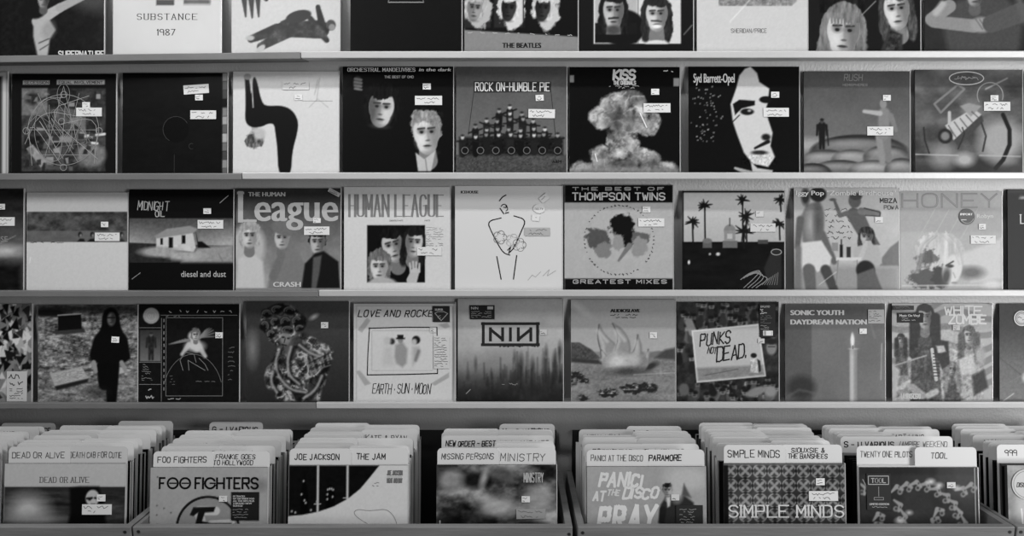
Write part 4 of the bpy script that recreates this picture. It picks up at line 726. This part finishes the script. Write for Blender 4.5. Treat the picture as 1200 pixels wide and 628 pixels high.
bin_unit(bx(1192), 2.05, 'record bin cut by the right edge of the picture', [(bx(1197), zs)], tl=.010)
RLEAN = RAD(12.0)
def slot(y, W=.315, extra=0):
    """base point of an upright item whose lower front edge stands at depth y"""
    return floor_z(y)+.001
F_Y = FR_Y+.010                                                  # lower front edge of the foremost record
def front_record(x0, x1, vtop, label, art, **k):
    W = .315
    for _ in range(4):
        zb = slot(F_Y); d = depth(Vector((0, F_Y+W*.8*math.sin(RLEAN), zb+W*.8*math.cos(RLEAN)))); W = (x1-x0)/FPX*d; xm = ((x0+x1)/2-600)/FPX*d
    return xm, W, build_record('record', art, W, (xm, F_Y, zb), RLEAN, label, None, .006, True, **k)
def edge_record(x, y, W, H, th, tone, label, group):
    e = empty('record', (x, y, slot(y)), label, 'record', group, rx=-RLEAN)
    mb = MB(); mb.box((-W/2, 0, 0), (W/2, th, H), tone); mb.build('cover', M_PRINT, e)
    m3 = MB(); m3.box((W/2+.0003, .0006, 0), (W/2+.0014, th-.0006, H), 150); m3.build('wrap_seam', M_SEAM, e)
    return e
def card(x, y, W, H, side, label, group, text=None, g=186, tabh=.047, ink=35, th=.0011, seed=1, second=None, wt=None, txh=None, tabw=.52):
    """white plastic divider: body with one rounded tab on its left or right half, hand lettered"""
    rs = random.Random(seed)
    e = empty('divider_card', (x, y, slot(y)), label, 'divider', group, rx=-RLEAN)
    a, b = ((-W/2, -W/2+W*tabw) if side == 'L' else (W/2-W*tabw, W/2)) if side in 'LR' else (-W*.38, W*.38)
    r = .012; top = H+tabh
    out = [(-W/2, 0), (W/2, 0), (W/2, H)]
    if b < W/2-.001: out.append((b, H))
    out += [(b-r+r*math.cos(t), top-r+r*math.sin(t)) for t in np.linspace(0, math.pi/2, 6)]
    out += [(a+r-r*math.sin(t), top-r+r*math.cos(t)) for t in np.linspace(0, math.pi/2, 6)]
    if a > -W/2+.001: out.append((a, H))
    out.append((-W/2, H))
    mb = MB(); mb.prism(out, 0, th, g); mb.build('plastic_sheet', M_CARD, e)
    if text:
        m2 = MB(); tw = (b-a)
        rows = [text] if not second else [text, second]
        for i, tx in enumerate(rows):
            h = txh or (.0145 if len(rows) == 1 else .0118); w_ = min(tw*.84, h*.74*len(tx)); x0 = a+tw*.06+rs.uniform(0, max(0, tw*.86-w_))*.5
            base = H+tabh-.013-h-(i*.0155 if len(rows) > 1 else .002)+(.004 if len(rows) > 1 else 0)
            L = stroke_text(tx, x0, 0, h, w_, 1.7, .28, rs.uniform(-.02, .12), rs)
            vs, fs = seg_quads(L, wt or .0017, 1, False)
            m2.add([(p, -.0004, base-q) for p, q in vs], fs, ink)
        m2.build('handwriting', M_CARD, e)
    return e
def where(name): return 'in the stack cut by the left edge' if 'left edge' in name else f'in the stack behind {name}'
def column(x, W, name, cards, tones, seed, near=None, tabs_top=None, n=24):
    """the packed stack behind a front record; cards = {slot: (side, text, label, options)}"""
    rs = random.Random(seed); y = F_Y+.0085; span = (-.112)-y; step = span/n
    H = W*1.0
    for k in range(n):
        yy = y+step*k; dx = rs.uniform(-.0022, .0022)
        if k in cards:
            for j, (side, text, label, o) in enumerate(cards[k]):
                card(x+dx*.6+o.pop('dx', 0), yy+.0022*j, min(W+.001, .316), H-.005, side, label, None if o.pop('solo', text is not None) else f'hidden-lettered dividers {where(name)}', text, seed=seed*100+k*3+j, **o)
        else:
            th = rs.uniform(.004, min(.0085, step*.8)); t = rs.choice(tones)
            if seed > 1: edge_record(x+dx, yy, W-rs.uniform(.0, .006), H-rs.uniform(.0, .006), th, t, f'record packed edge-on in the stack behind {name}', f'records packed behind {name}')
def hid(rs): return rs.choice(SCR) if rs.random() < .75 else None
def blanks(name, slots, seed, g=182):
    rs = random.Random(seed); d = {}
    for k in slots:
        s_ = rs.choice(['L', 'R']); d[k] = [(s_, hid(rs), f'white divider card with its lettering mostly hidden, {where(name)}', dict(g=g+rs.uniform(-14, 8), tabh=.047+rs.uniform(-.004, .003), solo=False, ink=rs.choice((25, 40, 60, 90)), dx=rs.uniform(-.003, .003)))]
        if rs.random() < .55: d[k].append(('R' if s_ == 'L' else 'L', hid(rs), f'white divider card with its lettering mostly hidden, {where(name)}', dict(g=g+rs.uniform(-14, 8), tabh=.045+rs.uniform(-.004, .003), solo=False, ink=rs.choice((25, 40, 60, 90)))))
    return d
DK = [8, 14, 20, 12, 30, 45, 9, 70, 16, 100, 24, 11, 140]
SCR = ['UUHAN', 'ELASTICA', 'DIO AND', 'HEART LUNO', 'NENA VEGA', 'OASIS', 'LOUNGE', 'TEARDROP']
def fill(name, given, slots, seed, n):
    d = blanks(name, slots, seed); d.update(given); return d
# --- stack cut by the left edge: only its dividers show
nm = 'the left edge of the picture'
column(-1.55, .315, nm, fill(nm, {
  8: [('R', 'CLUB', 'divider card with a short handwritten word, at the left edge above the hooded sleeve', dict(wt=.0022, ink=55))],
  14: [('R', 'CULTURE CLUB', 'divider card lettered in grey ink, second from the back at the left edge', dict(ink=70))],
  22: [('R', 'DEAD CAN DANCE', 'grey divider card with bold handwritten capitals at the back left of the bins', dict(g=120, wt=.0025, ink=20, dx=.02))]}, (2, 4, 6, 10, 12, 16, 18, 20), 1, 24), DK, 1)
# --- hooded silhouette
a = Art(160, 130, 60); a.mix(a.polym([(0, 18.8), (100, 18.8), (100, 100), (0, 100)], .6), 40); a.noise(22, 3, 34, 3, a.polym([(0, 22), (100, 22), (100, 100), (0, 100)], 6)); a.ell(20, 38, 15, 12, 160, 16).ell(26, 47, 22, 6, 130, 9).rect(0, 48, 100, 52, 30, 5, .7)
a.poly([(54, 20), (62, 18.8), (78, 18.8), (82, 30), (84, 44), (86, 54), (52, 54), (55, 40)], 8, 3).ell(73, 28, 5.6, 6.6, 162, 1.2).line([(68.6, 28.4), (72.6, 28)], 1.7, 20).line([(75, 28), (78, 28.4)], 1.7, 30).line([(72, 33), (75, 33)], 1, 50).ell(70.6, 29, 1.4, 1.2, 20)
a.t('DEAD OR ALIVE', 29.5, 15.4, 4.4, 78, 40, .65, 2, contrast=.6, serif=.14).price(77, 25, 7, 5.6, 200).info(65, 33, 24.4, 8.4)
xm, W, e = front_record(5, 147, 540, 'white-topped record with a black hooded silhouette, foremost in the left bin', a)
nm = 'the hooded sleeve'
column(xm, W, nm, fill(nm, {
  0: [('L', 'DEAD OR ALIVE', 'left-hand divider card directly behind the hooded sleeve', dict(ink=60, g=178)), ('R', 'DEATH CAB FOR CUTIE', 'right-hand divider card with grey handwriting, directly behind the hooded sleeve', dict(ink=85, g=172))],
  3: [('L', 'DEPECHE MODE -', 'left divider card with a handwritten dash, second layer behind the hooded sleeve', dict(ink=45)), ('R', 'DEPECHE MODE', 'right divider card in bold handwriting, second layer behind the hooded sleeve', dict(ink=22, wt=.0023))],
  9: [('L', 'EDITORS', 'divider card with a row of bold half-hidden capitals, midway behind the hooded sleeve', dict(ink=30, wt=.0025))],
  17: [('R', 'EVERYTHING BUT THE GIRL', 'divider card with one long handwritten line, near the back above the hooded sleeve', dict(ink=25))],
  21: [('R', None, 'plain grey divider card standing highest at the back of the left bin', dict(g=150, solo=True, dx=.012, tabh=.05))]}, (5, 7, 11, 12, 14, 15, 19), 2, 24), DK, 2)
# --- rivets
a = Art(142, 120, 61); a.noise(26, 26, 12, 3)
for i in range(7):
    for x in (6, 12): a.ell(x, 8+i*8+(x-6)*.4, .7, .7, 70, .8) if (i > 2 and (x == 6 or i % 2)) or (i == 0 and x == 6) else None
for i in range(26): a.ell(2+i*3.8, 49.2, .55, .55, 80, .8)
for x, y in ((80, 42), (88, 42), (80, 37), (88, 48), (63, 40), (18, 38)): a.ell(x, y, .7, .7, 75, .8)
m = a.ellm(49.5, 51, 27.3, 27.3, .8)-a.ellm(49.5, 51, 25, 25, .8); a.mix(m, 18); a.mix(a.ellm(49.5, 51, 25, 25, .8), 122)
a.line([(46, 52), (41.5, 36.5), (56, 36.5)], 7.4, 170, 1, 1).poly([(34, 40), (37, 33.5), (56, 33), (54.5, 37.5), (47, 38), (45, 44), (43.5, 52.5), (38, 52.5), (41, 38), (37, 41)], 16, 1).line([(52, 47), (70, 46)], 5, 170).poly([(44, 45), (52, 46.6), (70, 46.6), (68, 50), (60, 52.6), (53, 52.6), (53, 49.5), (43.5, 49)], 16, 1)
a.ell(93, 15, 7, 5, 95, 6, 0, .6)
x = 8.0
for ch, w_ in zip('FOO FIGHTERS', (6.5, 10.5, 10.5, 3, 6.5, 1.4, 10.5, 8.2, 6.6, 7, 7.6, 7.6)):
    if ch == 'O' or ch == 'G': a.ring(x+4.7, 13.2, 4.3, 1.6, 16, a0=0 if ch == 'O' else 20, a1=360 if ch == 'O' else 330); a.ln([(x+(2 if ch == 'O' else 4.6), 13.2), (x+(7.6 if ch == 'O' else 9), 13.2)], 1.1, 16)
    elif ch == 'I': a.ln([(x, 17.6), (x, 8.8)], 1.7, 16)
    elif ch != ' ': a.t(ch, x, 17.6, 8.8, 16, w_-2.2, 1.6)
    x += w_
a.vec = [v for v in a.vec]
a.price(59, 23.6, 7, 5, 185).hype(69.5, 20.5, 23.6, 23.6, 14, 0, lambda s, w_, h_: ([s.b(tx, 1.6, 4.2+i*2, 1.5, 165, w2, bold=.1) for i, (tx, w2) in enumerate((('18 TRACKS', 10), ('OF THE FINEST FOO', 18), ('ALL THE HITS PLUS', 18), ('2 BRAND NEW', 16), ('SONGS!', 8)))], [s.scrib(1.6, 15+i*2.2, 14, .9, 110, .5) for i in range(4)]))
xm, W, e = front_record(176, 313.5, 540.5, 'grey metal-plate record with rivets and a round ringed emblem, foremost in its stack', a)
nm = 'the riveted sleeve'
column(xm+.003, W-.002, nm, fill(nm, {
  0: [('L', 'FOO FIGHTERS', 'left-hand divider card directly behind the riveted sleeve', dict(ink=35, wt=.0020, g=188)), ('R', 'FRANKIE GOES', 'right-hand divider card with two handwritten lines, directly behind the riveted sleeve', dict(ink=35, second='TO HOLLYWOOD'))],
  4: [('L', 'D - F VARIOUS', 'left divider card in mixed pen widths, second layer behind the riveted sleeve', dict(ink=35)), ('R', 'GENE LOVES JEZEBEL', 'right divider card with slanted grey handwriting, second layer behind the riveted sleeve', dict(ink=60))],
  17: [('L', 'GENERATION SHAPES', 'divider card with half-hidden capitals, last layer but one behind the riveted sleeve', dict(ink=50))],
  18: [('R', 'GENESIS', 'right divider card with bold handwriting at the far end behind the riveted sleeve', dict(ink=35, wt=.0025))],
  22: [('L', 'G - I VARIOUS', 'grey divider card with a bold letter range at the far back, above the riveted sleeve', dict(g=150, ink=15, wt=.0027, dx=.045, tabh=.056))]}, (6, 8, 10, 12, 13, 15, 16), 3, 24), [8, 12, 100, 150, 20, 30, 60, 14, 9], 3)
# --- night skyline
a = Art(180, 120, 62)
C_ = [(0, 42), (12, 41), (25, 38.4), (38, 34), (50, 27.5), (60, 19.5), (68, 10), (76, 0)]
a.poly([(0, 0), (76, 0)]+C_[::-1][1:], 9, 1); a.noise(3, 3, 5, 2, a.polym([(0, 0), (76, 0)]+C_[::-1][1:]))
a.line([(24.6, 0), (24.6, 38.2)], 1.7, 175).line([(49.4, 0), (49.4, 27.6)], 1.7, 175).line([(22, 32), (27, 32)], .8, 160).line([(46, 27), (50, 27)], .8, 160)
a.poly([(10, 40), (10, 24), (12.6, 12), (13.4, 6), (14.2, 12), (16.6, 24), (16.6, 39)], 2).poly([(31, 36), (31, 24), (34, 16), (36, 16), (39, 24), (39, 33)], 2)
for x, y in ((12.6, 13), (11, 24), (13.5, 29), (14.6, 31), (19, 37), (33, 20), (34.5, 19.4), (36, 19.4), (37.4, 20.2), (32.6, 24), (32.6, 28), (37, 26), (24, 30), (3, 38), (6, 39)): a.ell(x, y, .7, .9, 160, .9)
a.t('JOE JACKSON', 82.6, 8, 3.6, 95, 12.6, .8, 1.2).t('NIGHT AND DAY', 82.6, 14.4, 3.6, 95, 12.6, .7, 1.2).ln([(82.6, 9.6), (95, 9.6)], .4, 120).scrib(72, 15, 5, 1, 110, .5).scrib(70.4, 17.4, 6, 1, 110, .6)
a.ln(chaikin([(74, 52), (62, 46), (54, 39.5), (58, 36), (66, 37.5), (74, 37), (82, 36), (88, 41), (91, 48), (91, 54)]), .45, 120).ln(chaikin([(50, 53), (53, 50), (55, 53)]), .4, 130)
xm, W, e = front_record(338, 478, 543, 'white record with a curved black night skyline, foremost in its stack', a)
nm = 'the skyline sleeve'
column(xm, W, nm, fill(nm, {
  0: [('L', 'JOE JACKSON', 'left-hand divider card directly behind the skyline sleeve', dict(ink=28, wt=.0022)), ('R', 'THE JAM', 'right-hand divider card with two short handwritten words, directly behind the skyline sleeve', dict(ink=25, wt=.0023))],
  2: [('R', 'JAMES JESUS', 'right divider card with half-hidden words, second layer behind the skyline sleeve', dict(ink=40))],
  6: [('L', 'HUMMARA TUPAO', 'left divider card with bold half-hidden capitals, midway behind the skyline sleeve', dict(ink=25, wt=.0024))],
  15: [('R', 'KATE & RYAN', 'right divider card with slanted handwriting near the back, above the skyline sleeve', dict(ink=60))]}, (4, 5, 8, 9, 11, 12, 14, 17, 19, 21), 4, 24), [8, 12, 150, 110, 20, 90, 9, 14, 30], 4)
# --- blurred clouds
a = Art(85, 130, 63); f = a.fbm(30, 22, 21, 6); a.g = 18+np.clip((f-.33)*3.0, 0, 1)*140; a.noise(9, 5, 30, 6)
a.ell(30, 12, 10, 7, 20, 6).ell(43, 13, 4, 6, 20, 3).ell(40, 10, 3, 8, 140, 4, 20).ell(12, 12, 10, 9, 120, 8).ell(14, 48, 12, 6, 16, 6).ell(76, 50, 14, 4, 18, 5).ell(85, 28, 12, 10, 125, 10).ell(38, 42, 14, 6, 22, 5, 0, .6).ell(52, 34, 16, 8, 140, 9).ell(55, 8, 10, 6, 70, 6).rect(90, 0, 100, 12, 24, 6).noise(8, 4, 18, 3)
a.t('MINISTRY', 73, 14.2, 7.6, 150, 16, .75, 2).price(71, 25.6, 7, 5, 190).info(66.6, 36, 24.4, 8.2, 130, -1).ln([(3, 46), (3, 51)], 1, 150)
xm, W, e = front_record(511.5, 652, 545, 'record printed with blurred grey clouds, foremost in its stack', a)
nm = 'the cloud sleeve'
column(xm, W, nm, fill(nm, {
  0: [('L', 'MISSING PERSONS', 'left-hand divider card directly behind the cloud sleeve', dict(ink=70)), ('R', 'MINISTRY', 'right-hand divider card with large grey capitals, directly behind the cloud sleeve', dict(ink=75, txh=.020))],
  5: [('R', 'MOTORHEAD', 'right divider card with half-hidden lettering, second layer behind the cloud sleeve', dict(ink=80))],
  9: [('L', 'NEW ORDER - BEST', 'left divider card in bold handwriting midway behind the cloud sleeve', dict(ink=20, wt=.0024)), ('R', 'NEW WAVE HITS', 'right divider card with half-hidden bold words midway behind the cloud sleeve', dict(ink=20, wt=.0025))],
  18: [('R', 'M - O VARIOUS', 'divider card with a letter range in bold ink at the back, above the cloud sleeve', dict(g=165, ink=18, wt=.0027, dx=.01, tabh=.049))]}, (3, 13, 15), 5, 24), [8, 12, 100, 60, 20, 140, 9, 14, 30], 5, n=22)
# --- brush lettering
a = Art(140, 130, 64); a.noise(30, 30, 14, 3).ell(84, 10, 18, 10, 158, 8)
a.poly([(62, 54), (62, 32), (66, 26), (72, 24), (82, 24), (90, 30), (92, 54)], 36, 2).face(68, 20, 3.9, 5.2, 140, 18, 'short', -1, 0, 40).poly([(67, 26), (71, 25), (70, 33), (68, 34)], 170, 1.5).ell(76, 20, 5, 9, 158, 5).poly([(82, 14), (88, 26), (80, 24)], 70, 2).limb((64, 36), (62, 52), 3, 2.6, 24, 1.5).rect(47, 52, 60, 54, 50, 1.5).limb((60, 49), (64, 53), 1.6, 1.6, 150, 1.5)
a.t('PANIC!', 10, 16, 10, 186, 35, 2.3, 2.0, jit=.4, slant=.22, disc=True).t('AT', 5, 28.6, 7.4, 182, 9, 1.8, 1.6, jit=.3, slant=.2, disc=True).t('THE', 17, 24, 4.6, 178, 10, 1.1, 1.6, jit=.3, slant=.3).t('DISCO', 30, 26.4, 8, 186, 29, 2.0, 1.8, jit=.4, slant=.25, disc=True)
a.t('PRAY', 9, 54, 20, 188, 46, 3.6, 2.4, jit=.35, slant=.14, disc=True)
a.price(71, 23, 6.8, 5, 180).hype(75, 32, 22.6, 21.6, 26, 0, lambda s, w_, h_: [s.scrib(3+(i % 2), 4+i*2.1, 15-(i % 3)*2, 1, 120, .5) for i in range(8)])
xm, W, e = front_record(688, 826.5, 543, 'grey record with white brush lettering and a dark-suited person, foremost in its stack', a)
nm = 'the brush-lettered sleeve'
column(xm, W, nm, fill(nm, {
  0: [('L', 'PANIC! AT THE DISCO', 'left-hand divider card directly behind the brush-lettered sleeve', dict(ink=85)), ('R', 'PARAMORE', 'right-hand divider card in bold black capitals, directly behind the brush-lettered sleeve', dict(ink=18, wt=.0025))],
  4: [('L', 'PORTISHEAD', 'left divider card with a half-hidden bold row, second layer behind the brush-lettered sleeve', dict(ink=25, wt=.0022)), ('R', 'PRIMITIVES', 'right divider card with a half-hidden bold row, second layer behind the brush-lettered sleeve', dict(ink=30))],
  9: [('L', 'R.E.M.', 'left divider card with sparse half-hidden letters, midway behind the brush-lettered sleeve', dict(ink=35))],
  14: [('R', 'PETER SIMKLAIR', 'right divider card with light handwriting, near the back above the brush-lettered sleeve', dict(ink=95))],
  18: [('R', 'TED SCALLING', 'divider card with a bold slanted name at the back, above the brush-lettered sleeve', dict(ink=18, wt=.0024, dx=-.008))]}, (6, 8, 11, 12, 16), 6, 24), [8, 12, 100, 60, 20, 140, 9, 14, 30], 6, n=22)
# --- tile pattern
a = Art(46, 150, 65)
for j in range(6):
    for i in range(9):
        cx, cy = 6+i*12, 6+j*12
        d = np.hypot(a.X-cx, a.Y-cy)
        a.mix(np.clip(.5-(np.abs(d-5.4)-.45)/.8, 0, 1), 132); a.ell(cx, cy, 1.4, 1.4, 118)
        for q in range(4):
            t0 = q*math.pi/2+math.pi/4; a.ell(cx+3*math.cos(t0), cy+3*math.sin(t0), 2.4, 1.1, 118, .8, math.degrees(t0)); t1 = q*math.pi/2; a.ell(cx+6*math.cos(t1), cy+6*math.sin(t1), 1.5, 1.0, 24, .8, math.degrees(t1)+90)
a.noise(14, 14, 26, 4).rect(0, 0, 4, 60, 14, .8).rect(0, 0, 100, 1.2, 90)
a.t('SIMPLE MINDS', 4.5, 43.5, 9.4, 185, 94, 1.4, 1.6, contrast=.75, serif=.11).price(76, 11.8, 7.2, 5.6, 200).info(70, 22.2, 24, 8).scrib(6, 53, 14, 2, 150, 1)
xm, W, e = front_record(848, 990, 544, 'record with a dark tile pattern of interlocking circles, foremost in its stack', a, edge=30)
nm = 'the tile sleeve'
column(xm-.006, W, nm, fill(nm, {
  0: [('L', 'SIMPLE MINDS', 'left-hand divider card directly behind the tile sleeve', dict(ink=24, wt=.0021, txh=.018, tabh=.052, dx=.008)), ('R', 'SIOUXSIE &', 'right-hand divider card with two handwritten lines, directly behind the tile sleeve', dict(ink=28, second='THE BANSHEES', tabh=.052, wt=.0020, dx=.008))],
  5: [('R', None, 'blank divider card with a faint smudge, second layer behind the tile sleeve', dict(solo=True))],
  8: [('L', 'S', 'left divider card with one large dark letter, midway behind the tile sleeve', dict(ink=20, wt=.0025))],
  16: [('R', 'SMALL FACES', 'right divider card with slanted lettering, near the back above the tile sleeve', dict(ink=60))]}, (3, 4, 7, 10, 11, 13, 14, 18, 20), 7, 24), [8, 12, 100, 120, 20, 140, 9, 14, 60], 7)
# --- shiny curls
a = Art(40, 140, 66); a.noise(16, 16, 12, 3).rect(0, 0, 100, 6, 24, 3, .6)
def curl(a, x, y, s_, ang, v):
    c, n = math.cos(RAD(ang)), math.sin(RAD(ang)); P = lambda p, q: (x+(p*c-q*n)*s_, y+(p*n+q*c)*s_)
    a.limb(P(-1, 0), P(.2, -.55), .16*s_, .34*s_, v, 1.2).limb(P(.2, -.55), P(.8, .2), .34*s_, .3*s_, v, 1.2).ell(*P(.35, .5), .42*s_, .42*s_, v*.9, 1.2).ell(*P(.35, .42), .22*s_, .22*s_, 50, 1).ell(*P(.5, -.3), .14*s_, .2*s_, 60, 1)
for x, y, an in [(31, 19, -20), (39, 16.5, -10), (47, 15, 0), (55, 16, 10), (64, 20, 20), (72, 25, 40), (78, 31, 50), (82, 38, 75), (86, 46, 85), (66, 38, -40), (63, 46, -70), (31, 32, 60), (35, 41, 80), (37, 50, 90), (15, 42, -30), (14, 50, -50), (86, 20, 10), (94, 17, -10), (2, 18, 60)]: curl(a, x, y, 5.2, an, 125)
for x, y, r_ in ((60, 12, 3), (67, 15, 2.6), (33, 45, 3.4), (41, 38, 1.8), (82, 17, 2)): a.ell(x, y, r_, r_*.7, 190, 4)  # soft bright spots: glints of reflected light painted over the curls
a.hype(5, 5, 20.5, 30.5, 20, 0, lambda s, w_, h_: (s.ln([(1.4, 2), (18.6, 2), (18.6, 9), (1.4, 9), (1.4, 2)], .6, 150), s.t('TOOL', 4, 7.6, 3.6, 160, 12, .6), s.ln([(10, 11), (10, 19)], .5, 120), s.ln([(6, 20), (14, 20), (14, 22), (6, 22), (6, 20)], .4, 130), s.b('LIMITED EDITION', 2, 26.4, 1.8, 160, 16.5, bold=.1), s.scrib(2, 28.4, 16, .9, 130, .5))).price(73.4, 12.2, 7.2, 5, 185)
a.ln([(97.6, 0), (97.6, 50)], 1, 120).ln([(2, 10), (6, 18)], .8, 120)
xm, W, e = front_record(1008.5, 1146, 541, 'shiny dark record with rows of pale curling shapes, foremost in its stack', a)
nm = 'the curl sleeve'
column(xm+.002, .318, nm, fill(nm, {
  0: [('R', 'TOOL', 'right-hand divider card with one short word, directly behind the curl sleeve', dict(ink=45, wt=.0021, tabh=.049))],
  1: [('L', 'TWENTY ONE PILOTS', 'left-hand divider card with thin capitals, directly behind the curl sleeve', dict(ink=70, tabh=.049))],
  9: [('L', 'S - U VARIOUS', 'left divider card with a letter range in bold ink, midway behind the curl sleeve', dict(ink=15, wt=.0027)), ('R', 'VAMPIRE WEEKEND', 'right divider card with pale thin capitals, midway behind the curl sleeve', dict(ink=90))],
  16: [('L', 'U', 'left divider card with a single dark stroke, near the back above the curl sleeve', dict(ink=25, wt=.0025))]}, (11, 13, 15, 18, 20), 8, 24), [8, 12, 100, 120, 20, 90, 9, 14, 60], 8)
# --- cut by the right edge
a = Art(130, 100, 67); a.noise(10, 10, 40, 3).ell(16, 36, 10, 16, 165, 8)
a.hype(3, 3, 25, 25, 176, 0, lambda s, w_, h_: (s.ring(12.5, 12.5, 11, .4, 110), s.t('DISCOUNT', 4, 14.6, 3.4, 60, 16, .6, slant=.2)), 'round_sticker').ln([(11, 36), (12, 52)], 1.4, 200)
xm, W, e = front_record(1181, 1321, 544, 'pale record with a large round white sticker in the last bin, at the right edge', a)
nm = 'the round-stickered sleeve'
column(xm, W-.003, nm, fill(nm, {
  3: [('L', '999', 'left divider card with a three-digit number, behind the round-stickered sleeve', dict(ink=45, wt=.0020, tabh=.050))],
  17: [('L', 'R', 'divider card with a single slanted letter at the back, above the round-stickered sleeve', dict(ink=35, wt=.0024))]}, (6, 8, 10, 12, 14, 16, 19, 21), 9, 24), [8, 12, 60, 70, 20, 90, 9, 14, 120], 9)
